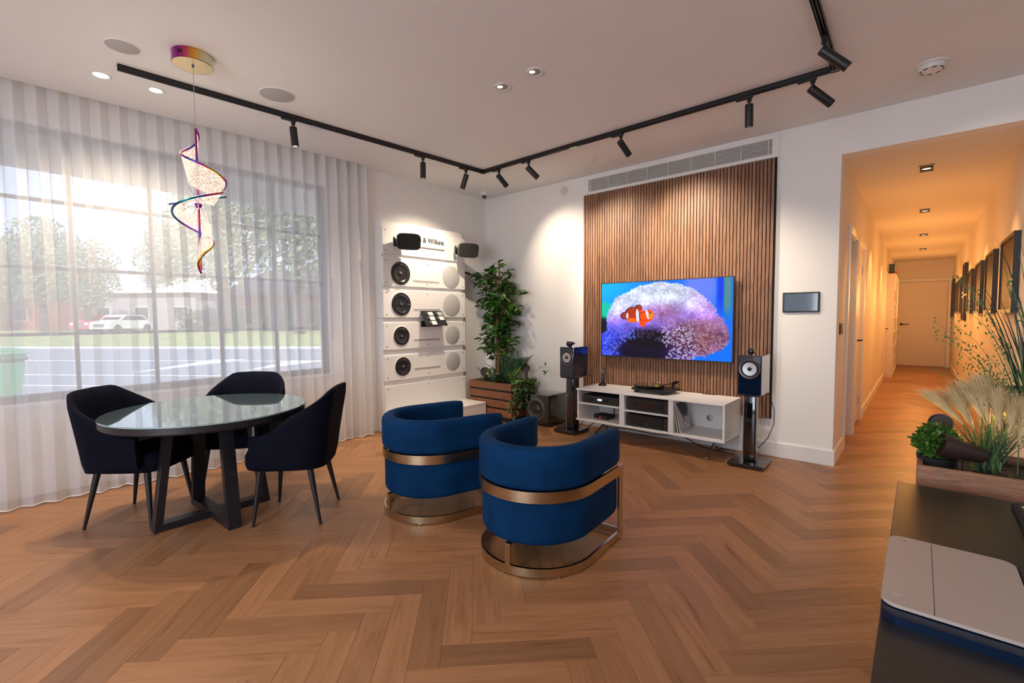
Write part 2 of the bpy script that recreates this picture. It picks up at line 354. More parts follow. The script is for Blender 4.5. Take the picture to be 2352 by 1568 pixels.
# casings and doors
def casing(y0,y1,z,name):
    b=B(); x0,x1=XL,XL+.018
    b.bb(x0,x1,y0-.07,y0,0,z+.07,.002,1); b.bb(x0,x1,y1,y1+.07,0,z+.07,.002,1); b.bb(x0,x1,y0,y1,z,z+.07,.002,1)
    b.bb(XL-.12,XL,y0,y0+.015,0,z); b.bb(XL-.12,XL,y1-.015,y1,0,z); b.bb(XL-.12,XL,y0,y1,z-.015,z); return struct(name,b,M['trim'])
casing(5.57,6.24,2.10,'trim_2')
def hall_door(name,y0,y1,hy,hinge):
    b=B(); b.bb(XL-.055,XL-.015,y0+.017,y1-.017,.008,2.083,.002,1); d=struct(name,b,M['door'])
    casing(y0,y1,2.10,'trim_3')
    b=B(); b.cyl((XL-.015,hy,1.02),(XL-.004,hy,1.02),.026); b.cyl((XL-.004,hy,1.02),(XL+.045,hy,1.02),.009); b.bb(XL+.035,XL+.052,hy-.01,hy+.12,1.012,1.028,.004); b.done('door_handle',M['black'],d,'black lever handle',True)
    for hz in (.25,1.85): B().bb(XL-.018,XL-.006,hinge-.008,hinge+.008,hz-.05,hz+.05).done('hinge',M['steel'],d)
    return d
b=B(); b.bb(XL-.12,XL-.075,6.17,6.215,.008,2.08); struct('door_1',b,M['door'])
hall_door('door_2',6.44,7.20,6.56,7.185); hall_door('door_3',12.06,12.83,12.2,12.1)
b=B(); b.bb(-.425,.495,YE-.03,YE-.002,.008,2.12,.002,1); d4=struct('door_4',b,M['door'])
b=B(); b.cyl((-.362,YE-.03,1.06),(-.362,YE-.04,1.06),.03); b.cyl((-.362,YE-.04,1.06),(-.362,YE-.085,1.06),.011); b.bb(-.375,-.21,YE-.098,YE-.078,1.05,1.07,.005); b.done('door_handle',M['black'],d4,'black lever handle',True)
b=B(); b.bb(-.50,-.435,YE-.035,YE,0,2.20,.002,1); b.bb(.505,.575,YE-.035,YE,0,2.20,.002,1); b.bb(-.435,.505,YE-.035,YE,2.13,2.20,.002,1); struct('trim_4',b,M['trim'])
b=B(); b.bb(XL,XL+.009,5.04,5.23,1.135,1.235,.003,1); o=b.done('light_switch',M['black'],cat='switch',label='black light switch plate on the hall wall just past the corner')
B().bb(XL+.009,XL+.012,5.07,5.12,1.155,1.215).done('rocker',M['blackgloss'],o)
# window: frame, panes, sash bars
b=B(); x0,x1=-5.06,-4.98
b.bb(x0,x1,yw0,yw1,zs0,zs0+.05); b.bb(x0,x1,yw0,yw1,zs1-.05,zs1); b.bb(x0,x1,yw1-.05,yw1,zs0,zs1); b.bb(x0,x1,yw0,yw0+.05,zs0,zs1); win=struct('window_1',b,M['alu'])
ys=[-1.494,-.984,-.474,.036,.546,1.056,1.566,2.076]; zz=[1.198,1.698,2.205]
for y in ys: B().bb(-5.04,-5.0,y-.012,y+.012,zs0+.05,zs1-.05).done('glazing_bar',M['alu'],win)
for z in zz: B().bb(-5.038,-5.002,yw0+.05,yw1-.05,z-.012,z+.012).done('glazing_bar',M['alu'],win)
Y=[yw0+.05]+ys+[yw1-.05]; Z=[zs0+.05]+zz+[zs1-.05]
for i in range(len(Y)-1):
    for j in range(len(Z)-1): B().bb(-5.022,-5.018,Y[i]+.006,Y[i+1]-.006,Z[j]+.006,Z[j+1]-.006).done('pane',M['pane'],win)
b=B(); b.bb(XWIN-.04,XWIN+.02,yw0-.02,yw1+.02,zs0-.03,zs0); struct('trim_5',b,M['trim'])
# ---------------------------------------------------------------- outdoors
M['asphalt']=mat('asphalt',(.30,.31,.34),.85,vary=.08,scale=3); M['lawn']=mat('lawn_grass',(.40,.44,.15),.95,vary=.3,scale=1.2); M['paint']=mat('road_paint',(.9,.9,.9),.7)
M['bark']=mat('bark',(.12,.09,.07),.9,vary=.3); M['crown']=mat('tree_leaves',(.34,.40,.26),.8,vary=.3,scale=2,col2=(.14,.20,.12)); M['hedge']=mat('hedge_leaves',(.20,.25,.14),.85,vary=.3,scale=3)
M['brick']=mat('red_brick',(.42,.16,.10),.85,vary=.2,scale=6); M['roof']=mat('roof_tile',(.16,.12,.12),.8,vary=.2); M['render']=mat('pale_render',(.75,.74,.72),.8)
M['bing']=mat('green_plastic',(.10,.36,.20),.45,vary=.05); M['bind']=mat('dark_green_plastic',(.03,.10,.08),.5)
M['eave']=mat('eave_board',(.85,.76,.68),.8,vary=.05)
GZ=-.14
EA=math.radians(35.9); EU=Vector((math.cos(EA),math.sin(EA),0)); EV=Vector((-math.sin(EA),math.cos(EA),0))
def EX(u,v,z=0): q=EU*u+EV*v; return Vector((q.x,q.y,z))
def row(px,v,z=0):      # point on the line v = const seen in the direction of picture column px
    d=F_+R_*((px-1176)/FPX); d=Vector((d.x,d.y,0)); q=d*(v/d.dot(EV)); return Vector((q.x,q.y,z))
def quadbox(b,u0,u1,v0,v1,z0,z1,dz=0):
    c=[EX(u0,v0),EX(u1,v0),EX(u1,v1),EX(u0,v1)]; h=[0,0,dz,dz]
    lo=[b.b.verts.new((p.x,p.y,z0)) for p in c]; hi=[b.b.verts.new((p.x,p.y,z1+k)) for p,k in zip(c,h)]
    b.b.faces.new(hi); b.b.faces.new(lo[::-1])
    for i in range(4): b.b.faces.new((lo[i],lo[(i+1)%4],hi[(i+1)%4],hi[i]))
b=B(); quadbox(b,-90,70,-6,21.3,GZ-.1,GZ); struct('road',b,M['asphalt'])
b=B(); quadbox(b,-110,90,21.3,38,GZ-.2,GZ+.06,.34); quadbox(b,-150,120,38,120,GZ-.2,GZ+.40); struct('lawn',b,M['lawn'])
b=B(); quadbox(b,-90,70,21.1,21.32,GZ-.02,GZ+.09); struct('trim_6',b,M['render'])
b=B()
for v,wd in ((15.0,.07),(11.1,.05),(9.3,.04)): quadbox(b,-50,30,v-wd,v+wd,GZ,GZ+.006)
b.done('road_line',M['paint'],cat='road marking',label='thin white lines running along the grey road outside the window')
for px0,v0,px1,v1,lb in ((300,11.6,520,15.5,'long white slanting road arrow outside, left of the hanging lamp'),(560,12.2,700,15.2,'white slanting road arrow outside, right of the hanging lamp')):
    a=row(px0,v0,GZ); c=row(px1,v1,GZ); e=(c-a).cross(Vector((0,0,1))).normalized()
    b=B(); b.prism([(p.x,p.y) for p in (a,c+e*.7,c-e*.5)],GZ+.001,GZ+.009); b.done('road_arrow',M['paint'],cat='road marking',label=lb)
b=B(); b.bb(-6.10,-5.98,-4,3.4,2.655,2.95); b.bb(-6.1,-5.14,-4,3.4,2.95,3.02); struct('trim_7',b,M['eave'])
def tree(x,y,h,rw,label,seed,trunk=True):
    rd=random.Random(seed); t=thing('tree',label,'tree',(x,y,.2),group='trees beyond the road')
    if trunk: B().tube([(0,0,0),(rd.uniform(-.2,.2),0,h*.35),(rd.uniform(-.4,.4),.1,h*.7)],[h*.03,h*.024,h*.01],8).done('trunk',M['bark'],t,smooth=True)
    vs=[];fs=[]
    for k in range(4200):
        a=rd.uniform(0,2*PI); ph=rd.uniform(-1,1); rr=rd.random()**.4
        cl=(math.floor(a*1.6)+math.floor(ph*3))%3*.12
        p=Vector((math.cos(a)*math.sqrt(1-ph*ph)*rw*(rr-cl),math.sin(a)*math.sqrt(1-ph*ph)*rw*(rr-cl),h*.62+ph*h*.40*rr))
        n=Vector((rd.uniform(-1,1),rd.uniform(-1,1),rd.uniform(-1,1))).normalized(); a1=n.orthogonal().normalized(); b1=n.cross(a1); s=rd.uniform(.09,.19)*h/9
        i=len(vs); vs+=[p+a1*s,p+b1*s*.6,p-a1*s,p-b1*s*.6]; fs.append((i,i+1,i+2,i+3))
    me=bpy.data.meshes.new('crown'); me.from_pydata(vs,[],fs); link('crown',me,M['crown'],t)
def T_(px,v,h,rw,lab,sd): p=row(px,v); tree(p.x,p.y,h,rw,lab,sd)
T_(105,36,9.6,3.0,'leafy tree standing left of the parked cars behind the lawn outside',1)
T_(12,40,9.0,2.8,'bushy tree outside at the far left edge of the window',2)
T_(205,35,7.6,2.5,'loose round tree outside directly above the parked cars',3)
T_(520,34,13.5,3.7,'tall tree outside just right of the hanging lamp',4)
T_(690,33,15,4.0,'tallest tree outside at the right end of the window',5)
T_(400,44,11.0,3.2,'distant tree outside behind the hanging lamp',6)
h=thing('hedge','long dark hedge along the back of the lawn outside','hedge',(0,0,0)); vs=[];fs=[];rd=random.Random(4)
for k in range(7000):
    p=EX(rd.uniform(-32,14),38+rd.uniform(-.7,.7),rd.uniform(.2,1.7+.5*math.sin(k))); n=Vector((rd.uniform(-1,1),rd.uniform(-1,1),rd.uniform(-1,1))).normalized(); a1=n.orthogonal(); b1=n.cross(a1); s=rd.uniform(.12,.25)
    i=len(vs); vs+=[p+a1*s,p+b1*s*.6,p-a1*s,p-b1*s*.6]; fs.append((i,i+1,i+2,i+3))
me=bpy.data.meshes.new('foliage'); me.from_pydata(vs,[],fs); link('foliage',me,M['hedge'],h)
M['mauve']=mat('mauve_render',(.42,.38,.42),.85,vary=.05,scale=2)
def house(px,v,wd,dp,ht,label,wm,rm):
    q=row(px,v,.26); t=thing('house',label,'house',q,EA); B().bb(-wd/2,wd/2,0,dp,0,ht).done('wall',wm,t)
    o=.5; e=[(-wd/2-o,-o,ht),(wd/2+o,-o,ht),(wd/2+o,dp+o,ht),(-wd/2-o,dp+o,ht)]; r1=(-wd/2+dp/3,dp/2,ht+2.6); r3=(wd/2-dp/3,dp/2,ht+2.6)
    b=B(); b.face([e[0],e[1],r3,r1]); b.face([e[1],e[2],r3]); b.face([e[2],e[3],r1,r3]); b.face([e[3],e[0],r1]); b.face(e[::-1]); b.done('roof',rm,t)
    for q in np.linspace(-wd/2+1.5,wd/2-1.5,3):
        f=B().bb(q-.75,q+.75,-.08,0,.9,2.2).done('window',M['render'],t); B().bb(q-.66,q+.66,-.1,-.07,.98,2.12).done('pane',M['alu'],f)
house(-10,42,9,7,3.6,'red brick house outside at the far left of the window',M['brick'],M['roof'])
house(330,42,11,7,3.5,'mauve house with a pale roof outside behind the hanging lamp',M['mauve'],M['render'])
house(640,42,11,7,3.2,'red brick house outside at the right end of the window',M['brick'],M['roof'])
def car(px,v,label,bm,rz):
    t=thing('car',label,'car',row(px,v,.22),rz); prof=[(-2.1,.3),(-2.1,.8),(-1.5,.95),(-1.0,1.4),(.6,1.42),(1.2,.98),(2.0,.85),(2.1,.5),(2.1,.3)]
    B().prism(prof,-.85,.85,RX(PI/2)).done('body',bm,t)
    B().prism([(-1.35,.98),(-.95,1.33),(.52,1.35),(1.0,1.0)],-.86,.86,RX(PI/2)).done('side_window',M['lens'],t)
    B().prism([(1.16,1.02),(.66,1.37),(.64,1.36),(1.14,1.0)],-.74,.74,RX(PI/2)).done('windscreen',M['lens'],t)
    B().bb(2.08,2.12,-.45,.45,.45,.7).done('front_grille',M['steel'],t)
    for sy in (-.65,.65): B().bb(2.0,2.11,sy-.15,sy+.15,.62,.78).done('headlight',M['paint'],t)
    for sx in (-1.35,1.35):
        for sy in (-.8,.8): B().cyl((sx,sy-.1,.32),(sx,sy+.1,.32),.32).done('wheel',M['rubber'],t,smooth=True)
car(240,36.4,'red parked car seen from the front beyond the lawn outside',mat('red_car',(.6,.08,.09),.3),EA-PI/2)
car(285,36.0,'white parked car seen from the front beside the red one outside',mat('white_car',(.8,.8,.82),.3),EA-PI/2)
# wheelie bin
t=thing('wheelie_bin','green wheelie bin standing outside at the far left of the window','bin',(-9.95,.18,GZ),rz=.1)
b=B(); r=[]
for z,hx,hy in ((.05,.24,.21),(.12,.25,.22),(.86,.33,.28),(.95,.345,.295)): r.append([b.b.verts.new((sx*hx,sy*hy,z)) for sx,sy in ((-1,-1),(1,-1),(1,1),(-1,1))])
for A,C in zip(r,r[1:]):
    for i in range(4): b.b.faces.new((A[i],A[(i+1)%4],C[(i+1)%4],C[i]))
b.b.faces.new(r[0]); b.done('body',M['bing'],t)
B().bb(-.37,.37,-.32,.32,.95,1.0,.02).bb(-.30,.30,-.26,.26,.99,1.04,.02).done('lid',M['bing'],t)
B().bb(-.36,.36,-.31,.31,.87,.92,.01).done('rim',M['bind'],t)
B().cyl((-.3,-.35,.98),(.3,-.35,.98),.018,n=10).done('handle',M['bind'],t)
for s in (-.26,.26): B().cyl((s-.03,-.2,.1),(s+.03,-.2,.1),.1).done('wheel',M['rubber'],t,smooth=True)
# ---------------------------------------------------------------- sheer curtain
def curtain(y0,y1,name,label):
    nY=int((y1-y0)/.0075); nZ=14; vs=[]; P=.115
    for j in range(nZ+1):
        f=j/nZ; z=.012+(3.05-.012)*f
        for i in range(nY+1):
            y=y0+(y1-y0)*i/nY; s=y
            xt=edge_x(y)-.048; xb=-4.656+(y-.075)*.0285
            xc=xb+(xt-xb)*f
            ph=2*PI*s/P
            drift=(1-f)**1.3*(1.5*math.sin(s*3.1)+.9*math.sin(s*7.3+1))
            a=.030+.012*math.sin(s*2.3+2)
            low=(1-f)*.022*math.sin(2*PI*s/.27+1.3*math.sin(s*1.9))
            x=xc+(a*f+.020*(1-f)+.004)*math.sin(ph+drift)+low
            x=min(x,xc+.06); x=max(x,XWIN+.012)
            vs.append((x,y+.012*math.sin(2*ph+2*drift)*(.3+.7*f),z+(0.006*math.sin(ph*.5) if j==0 else 0)))
    fs=[(j*(nY+1)+i,j*(nY+1)+i+1,(j+1)*(nY+1)+i+1,(j+1)*(nY+1)+i) for j in range(nZ) for i in range(nY)]
    me=bpy.data.meshes.new(name); me.from_pydata(vs,[],fs)
    o=link(name,me,M['curtain'],smooth=True,cat='curtain',label=label,ang=180)
    B().tube([(vs[i][0]+.001,vs[i][1],vs[i][2]+.002) for i in range(0,nY+1,2)],.0035,5).done('hem',mat('hem_cloth',(.85,.82,.8),.8),o,smooth=True)
curtain(-2.4,2.905,'curtain','floor to ceiling white sheer curtain hanging in wave folds before the window')
# ---------------------------------------------------------------- ceiling fittings
def disc_speaker(x,y,r,label):
    t=thing('ceiling_speaker',label,'speaker',(x,y,ZC)); B().lathe([(0,-.004),(r*.97,-.004),(r,-.002),(r,0)],n=48).done('grille',M['greygrille'],t,smooth=True)
    B().lathe([(r,0),(r,-.005),(r+.004,-.004),(r+.005,0)],n=48).done('rim',M['ceil'],t,smooth=True)
disc_speaker(-3.645,1.565,.118,'larger round ceiling speaker grille, right of the pendant lamp')
disc_speaker(-3.703,.680,.085,'smaller round ceiling speaker grille near the end of the light track')
def downlight(x,y,r,on,label):
    t=thing('downlight',label,'ceiling light',(x,y,ZC))
    B().lathe([(r*.8,-.002),(r,-.005),(r+.008,0)],n=40).lathe([(r*.8,-.002),(r*.62,.004)],n=40).done('trim_ring',M['cam'],t,smooth=True)
    B().lathe([(0,-.0015),(r*.8,-.0015)],n=40).done('lens',M['glow'] if on else M['glowdim'],t)
    if on: light('downlight_beam','SPOT',(x,y,ZC-.02),(x,y,0),60,WARM,.04,ang=120,blend=.9)
downlight(-4.243,.655,.052,True,'glowing ceiling downlight farthest left, above the curtain'); downlight(-4.227,.955,.047,True,'glowing ceiling downlight between the curtain and the light track')
def recessed(x,y,label):
    t=thing('downlight',label,'ceiling light',(x,y,ZC)); r=.055
    B().lathe([(r+.006,0),(r+.004,-.006),(r,-.006),(r*.72,-.001)],n=40).done('trim_ring',M['cam'],t,smooth=True)
    B().lathe([(0,-.0008),(r*.74,-.0008)],n=40).done('baffle',mat('baffle',(.33,.29,.27),.5),t)
    B().lathe([(0,-.003),(r*.33,-.003),(r*.36,-.001)],Matrix.Translation((-.012,-.012,0)),n=24).done('lamp',M['glowdim'],t)
recessed(-2.017,2.574,'unlit recessed downlight in the middle of the ceiling, right of the pair'); recessed(-2.317,2.582,'unlit recessed downlight in the middle of the ceiling, left of the pair')
t=thing('smoke_detector','white domed smoke detector on the ceiling above the hall opening','smoke detector',(.01,4.235,ZC))
B().lathe([(.085,0),(.083,-.010),(.070,-.014),(.070,-.020),(.064,-.040),(.040,-.048),(0,-.05)],n=40).done('body',M['cam'],t,smooth=True,ang=30)
for k in range(8): B().box((.058*math.cos(k*PI/4+.2),.058*math.sin(k*PI/4+.2),-.0425),(.024,.005,.006),RZ(k*PI/4+.2+PI/2)).done('slot',M['ink'],t)
t=thing('security_camera','small white dome security camera on the ceiling in the corner','camera',(-4.43,4.56,ZC))
B().lathe([(0,0),(.055,0),(.055,-.03),(.046,-.042),(.034,-.045),(0,-.046)],n=32).done('housing',M['cam'],t,smooth=True,ang=30); B().sph((0,0,-.05),.033).done('dome',M['lens'],t,smooth=True)
t=thing('alarm_sounder','round cream wall disc high up left of the air grille','sensor',(-3.343,YW,2.847))
B().lathe([(0,.018),(.042,.018),(.05,.012),(.052,0)],RX(PI/2),n=36).done('cover',mat('cream_plastic',(.75,.68,.58),.5),t,smooth=True,ang=30)
for dx,dz in ((-.015,.02),(.015,-.02)): B().cyl((dx,-.018,dz),(dx,-.0195,dz),.004).done('screw',M['screw'],t)
# ---------------------------------------------------------------- track lighting
TA=Vector((-3.985,.700,0)); TB=Vector((-3.775,3.868,0)); TC=Vector((-.475,3.835,0)); TD=Vector((-.44,1.2,0))
t=thing('light_track','long black track running round the ceiling with two corners','light track',(0,0,0))
def rail(a,c,nm='rail'):
    d=(c-a).normalized(); n=Vector((-d.y,d.x,0)); b=B()
    for s0,s1,z0,z1 in ((-.018,-.012,ZC-.034,ZC),(.012,.018,ZC-.034,ZC),(-.018,.018,ZC-.008,ZC),(-.018,-.006,ZC-.034,ZC-.031),(.006,.018,ZC-.034,ZC-.031)):
        v=[a+n*s0,c+n*s0,c+n*s1,a+n*s1]; b.prism([(q.x,q.y) for q in v],z0,z1)
    b.done(nm,M['black'],t)
rail(TA,TB); rail(TB,TC); rail(TC,TD)
for q,nm in ((TB,'corner_joint'),(TC,'corner_joint')): B().bb(q.x-.024,q.x+.024,q.y-.024,q.y+.024,ZC-.036,ZC).done(nm,M['black'],t)
def jt(a,c,f): 
    q=a+(c-a)*f; d=(c-a).normalized(); B().box((q.x,q.y,ZC-.035),(.09,.024,.006),RZ(math.atan2(d.y,d.x))).done('joiner',M['blackgloss'],t)
jt(TA,TB,.41); jt(TB,TC,.37); jt(TC,TD,.1)
def spot(q,dirn,target,label,power,aim_off=(0,0),ang=44,on=True,L=.165):
    dv=(dirn[1]-dirn[0]).normalized(); ax=(Vector(target)-Vector((q.x,q.y,ZC-.13))).normalized()
    t=thing('spotlight',label,'spotlight',(q.x,q.y,ZC),group='black spotlights on the ceiling track')
    a=math.atan2(dv.y,dv.x)
    B().box((-dv.x*.035,-dv.y*.035,-.042),(.115,.028,.022),RZ(a),bev=.003,seg=1).done('adapter',M['black'],t)
    B().cyl((0,0,-.05),(0,0,-.075),.016).cyl((0,0,-.07),(0,0,-.115),.007).done('stem',M['black'],t,smooth=True)
    c=Vector((0,0,-.118)); p0=c-ax*.028; p1=c+ax*(L-.028)
    m=TR(*p0)@frame_to(ax)
    h=B().lathe([(0,.004),(.024,.004),(.0275,.008),(.0285,.012),(.0285,L-.001),(.0265,L),(.0255,L-.004),(.0255,L-.02),(0,L-.02)],m,36).done('head',M['black'],t,smooth=True,ang=30)
    B().lathe([(0,L-.018),(.025,L-.018)],m,32).done('lens',M['glow'],h)
    e=Vector((q.x,q.y,ZC))+p1+ax*.012
    if on: light('spot_beam','SPOT',e,Vector(e)+ax,power,WARM,.02,ang=ang,blend=1.0)
dL=(TA,TB); dB=(TB,TC); dR=(TC,TD)
def onL(y): f=(y-TA.y)/(TB.y-TA.y); return TA+(TB-TA)*f
def onB(x): f=(x-TB.x)/(TC.x-TB.x); return TB+(TC-TB)*f
spot(onL(1.80),dL,(-3.70,1.95,0),'black spotlight pointing down nearest the pendant, first on the left track',30,ang=70)
spot(onL(3.06),dL,(-3.86,3.05,0),'black spotlight pointing straight down, second on the left track',40,ang=80)
spot(onL(3.62),dL,(-4.53,3.64,1.35),'black spotlight tilted towards the white speaker board, left of the track corner',86,ang=112)
spot(onB(-3.53),dB,(-3.28,YW,1.95),'black spotlight just right of the track corner, tilted to the wall',54,ang=78)
spot(onB(-3.11),dB,(-2.42,YW,1.75),'black spotlight second right of the corner, tilted far to the right',112,ang=80)
spot(onB(-2.05),dB,(-1.72,YW,1.9),'black spotlight on the track before the air grille',102,ang=80)
spot(onB(-1.0),dB,(-1.1,4.35,0),'black spotlight hanging almost straight above the right hand speaker',45,ang=120)
spot(onB(-.60),dB,(onB(-.60).x+.9,onB(-.60).y+.72,ZC-.13-.86),'lower of the two large black spotlights at the right track corner',40,ang=80,L=.19)
spot(TC+(TD-TC)*.19,dR,((TC+(TD-TC)*.19).x+1.0,(TC+(TD-TC)*.19).y+.50,ZC-.13-.95),'upper of the two large black spotlights at the right track corner, white lens showing',36,ang=80,L=.19)
# ---------------------------------------------------------------- pendant
irid=bpy.data.materials.new('rainbow_metal'); irid.use_nodes=True; n=irid.node_tree; bs=n.nodes['Principled BSDF']; bs.inputs['Metallic'].default_value=1; bs.inputs['Roughness'].default_value=.18
tc=n.nodes.new('ShaderNodeTexCoord'); nz=n.nodes.new('ShaderNodeTexNoise'); nz.inputs['Scale'].default_value=5; nz.inputs['Detail'].default_value=0; cr=n.nodes.new('ShaderNodeValToRGB')
cr.color_ramp.elements[0].position=.3; cr.color_ramp.elements[0].color=(.02,.25,.35,1); cr.color_ramp.elements[1].position=.72; cr.color_ramp.elements[1].color=(.75,.42,.06,1)
for p,c in ((.42,(.10,.06,.45,1)),(.52,(.50,.05,.32,1)),(.62,(.65,.15,.12,1))): e=cr.color_ramp.elements.new(p); e.color=c
n.links.new(tc.outputs['Object'],nz.inputs[0]); n.links.new(nz.outputs[0],cr.inputs[0]); n.links.new(cr.outputs[0],bs.inputs['Base Color']); M['irid']=irid
ac=bpy.data.materials.new('lit_acrylic'); ac.use_nodes=True; n=ac.node_tree; n.nodes.remove(n.nodes['Principled BSDF'])
em=n.nodes.new('ShaderNodeEmission'); tr=n.nodes.new('ShaderNodeBsdfTransparent'); mx=n.nodes.new('ShaderNodeMixShader'); vo=n.nodes.new('ShaderNodeTexVoronoi'); vo.feature='DISTANCE_TO_EDGE'; vo.inputs['Scale'].default_value=75; tcn=n.nodes.new('ShaderNodeTexCoord'); nzz=n.nodes.new('ShaderNodeTexNoise'); nzz.inputs['Scale'].default_value=40; am=n.nodes.new('ShaderNodeVectorMath'); am.operation='MULTIPLY_ADD'; am.inputs[1].default_value=(.03,.03,.03)
n.links.new(tcn.outputs['Object'],nzz.inputs[0]); n.links.new(nzz.outputs['Color'],am.inputs[0]); n.links.new(tcn.outputs['Object'],am.inputs[2]); n.links.new(am.outputs[0],vo.inputs[0])
mr=n.nodes.new('ShaderNodeMapRange'); mr.inputs[2].default_value=.18; mr.inputs[3].default_value=.92; mr.inputs[4].default_value=.45; n.links.new(vo.outputs['Distance'],mr.inputs[0])
cc=n.nodes.new('ShaderNodeValToRGB'); cc.color_ramp.elements[0].color=(1,.90,.74,1); cc.color_ramp.elements[1].position=.15; cc.color_ramp.elements[1].color=(.80,.52,.36,1); n.links.new(vo.outputs['Distance'],cc.inputs[0]); n.links.new(cc.outputs[0],em.inputs[0])
em.inputs[1].default_value=1.15; n.links.new(mr.outputs[0],mx.inputs[0]); n.links.new(tr.outputs[0],mx.inputs[1]); n.links.new(em.outputs[0],mx.inputs[2]); n.links.new(mx.outputs[0],n.nodes['Material Output'].inputs[0]); M['acrylic']=ac
ir2=irid.copy(); ir2.name='rainbow_canopy'; n=ir2.node_tree; r_=[q for q in n.nodes if q.type=='VALTORGB'][0]; tc_=[q for q in n.nodes if q.type=='TEX_COORD'][0]
dp=n.nodes.new('ShaderNodeVectorMath'); dp.operation='DOT_PRODUCT'; dp.inputs[1].default_value=(1.5,3.9,0); md=n.nodes.new('ShaderNodeMath'); md.operation='ADD'; md.inputs[1].default_value=.52
n.links.new(tc_.outputs['Object'],dp.inputs[0]); n.links.new(dp.outputs['Value'],md.inputs[0]); n.links.new(md.outputs[0],r_.inputs[0])
for e,(p,c) in zip(r_.color_ramp.elements,((.08,(.40,.10,.30,1)),(.22,(.28,.02,.30,1)),(.42,(.55,.08,.16,1)),(.58,(.75,.36,.03,1)),(.85,(.62,.66,.45,1)))): e.position=p; e.color=c
M['irid2']=ir2
PX,PY=-3.503,.990
t=thing('pendant_lamp','spiral pendant lamp of lit textured acrylic with rainbow metal rims over the table','lamp',(PX,PY,0))
b=B(); b.lathe([(0,ZC),(.112,ZC),(.112,ZC-.062),(.109,ZC-.065)],n=56).done('canopy',M['irid2'],t,smooth=True,ang=30)
B().lathe([(.109,ZC-.0645),(0,ZC-.0645)],n=56).done('canopy_base',mat('pale_gold',(.80,.58,.28),.25,1),t)
for a0 in (3.9,5.3):
    for k in range(5): B().box((.112*math.cos(a0+k*.055),.112*math.sin(a0+k*.055),ZC-.03),(.003,.003,.022),RZ(a0)).done('vent_slot',M['ink'],t)
B().cyl((0,0,ZC-.066),(0,0,ZC-.072),.007).done('cable_grip',M['irid'],t); B().cyl((0,0,ZC-.07),(0,0,2.50),.0018,n=6).done('cable',mat('clear_cable',(.45,.38,.35),.4),t)
zt,zb,zm=2.512,1.600,2.055
B().cyl((0,0,zt),(0,0,zb+.02),.0065,n=12).done('rod',M['irid'],t,smooth=True)
B().sph((0,0,zm+.012),.024,(1,1,.8)).sph((0,0,zm-.022),.020).done('hub',M['irid'],t,smooth=True)
los=math.atan2(-PY,-PX)       # bearing from the lamp to the viewer's side of the room
def ribbon(z0,z1,f0,f1,up):
    # outer rim spirals from the rod end to the widest turn beside the hub
    N=44; out=[];inn=[]
    for i in range(N+1):
        q=i/N; R=.155*min(1,q/.80) ; ph=los+f0+(f1-f0)*q; z=z0+(z1-z0)*q
        wd=.02+.17*math.sin(PI*min(1,q*1.0))**.7
        out.append(Vector((R*math.cos(ph),R*math.sin(ph),z))); s=-1 if up else 1
        ri=R*.62; zi=z+s*wd*.85
        if up: zi=max(zi,zm+.03)
        else: zi=min(zi,zm-.03)
        inn.append(Vector((ri*math.cos(ph),ri*math.sin(ph),zi)))
    b=B(); va=[b.b.verts.new(p) for p in out]; vb=[b.b.verts.new(p) for p in inn]
    for i in range(N): b.b.faces.new((va[i],va[i+1],vb[i+1],vb[i]))
    b.done('acrylic_panel',M['acrylic'],t,smooth=True,ang=180)
    B().tube(out,.0068,8).done('rim',M['irid'],t,smooth=True,ang=180)
    for q in (.45,.6,.75,.9):
        k=int(q*N); B().cyl((0,0,zm),inn[k]*.98+Vector((0,0,.0)),.0012,n=5).done('spoke',M['irid'],t)
ribbon(zt,zm+.065,-4.7,2.9,True)
ribbon(zb,zm+.055,-8.0,1.0,False)
d=Vector((-math.sin(los),math.cos(los),0)); 
B().cyl(d*-.155+Vector((0,0,zm-.035)),d*.155+Vector((0,0,zm+.05)),.005,n=8).done('crossbar',M['irid'],t,smooth=True)
light('pendant_glow','POINT',(PX,PY,2.05),(0,0,0),7,WARM,.12)
# ---------------------------------------------------------------- air grille, slat wall, television, tablet
t=thing('air_grille','long white air conditioning grille above the timber slats','air vent',(0,YW,0))
gx0,gx1,gz0,gz1=-2.99,-1.058,2.768,2.905
b=B(); b.bb(-3.03,-1.0,-.014,0,2.735,gz0,.002,1); b.bb(-3.03,-1.0,-.014,0,gz1,2.942,.002,1); b.bb(-3.03,gx0,-.014,0,gz0,gz1); b.bb(gx1,-1.0,-.014,0,gz0,gz1); b.done('frame',M['trim'],t)
B().bb(gx0,gx1,-.002,0,gz0,gz1).done('backing',M['ink'],t)
for i in range(11): B().box(((gx0+gx1)/2,-.008,gz0+.007+i*.0124),(gx1-gx0,.012,.0032),RX(-.25)).done('louvre',M['trim'],t)
for i in range(9): x=gx0+.03+i*(gx1-gx0-.06)/8; B().bb(x-.0025,x+.0025,-.0145,-.012,gz0,gz1).done('divider',M['trim'],t)
sx0,sx1,sz0,sz1=-3.044,-1.016,.352,2.729
t=thing('slat_panel','tall walnut acoustic slat panel on the wall behind the television','wall panel',(0,YW,0))
B().bb(sx0,sx1,-.011,0,sz0,sz1).bb(sx1-.006,sx1,-.03,-.011,sz0,sz1).done('backing',M['felt'],t)
ns=64; pitch=(sx1-.006-sx0)/ns
b=B(); b.bb(-.0123,.0123,-.0305,-.011,sz0,sz1,.001,1); sl=b.done('slat',M['slat'],t)
for i in range(ns):
    o=sl if i==0 else inst(sl,t); o.location=(sx0+.0123+i*pitch,0,0)
YS=YW-.031
t=thing('television','wide flat television showing an orange striped fish over purple coral','television',(-2.052,YS-.055,1.268))
tw,th_=1.428,.828
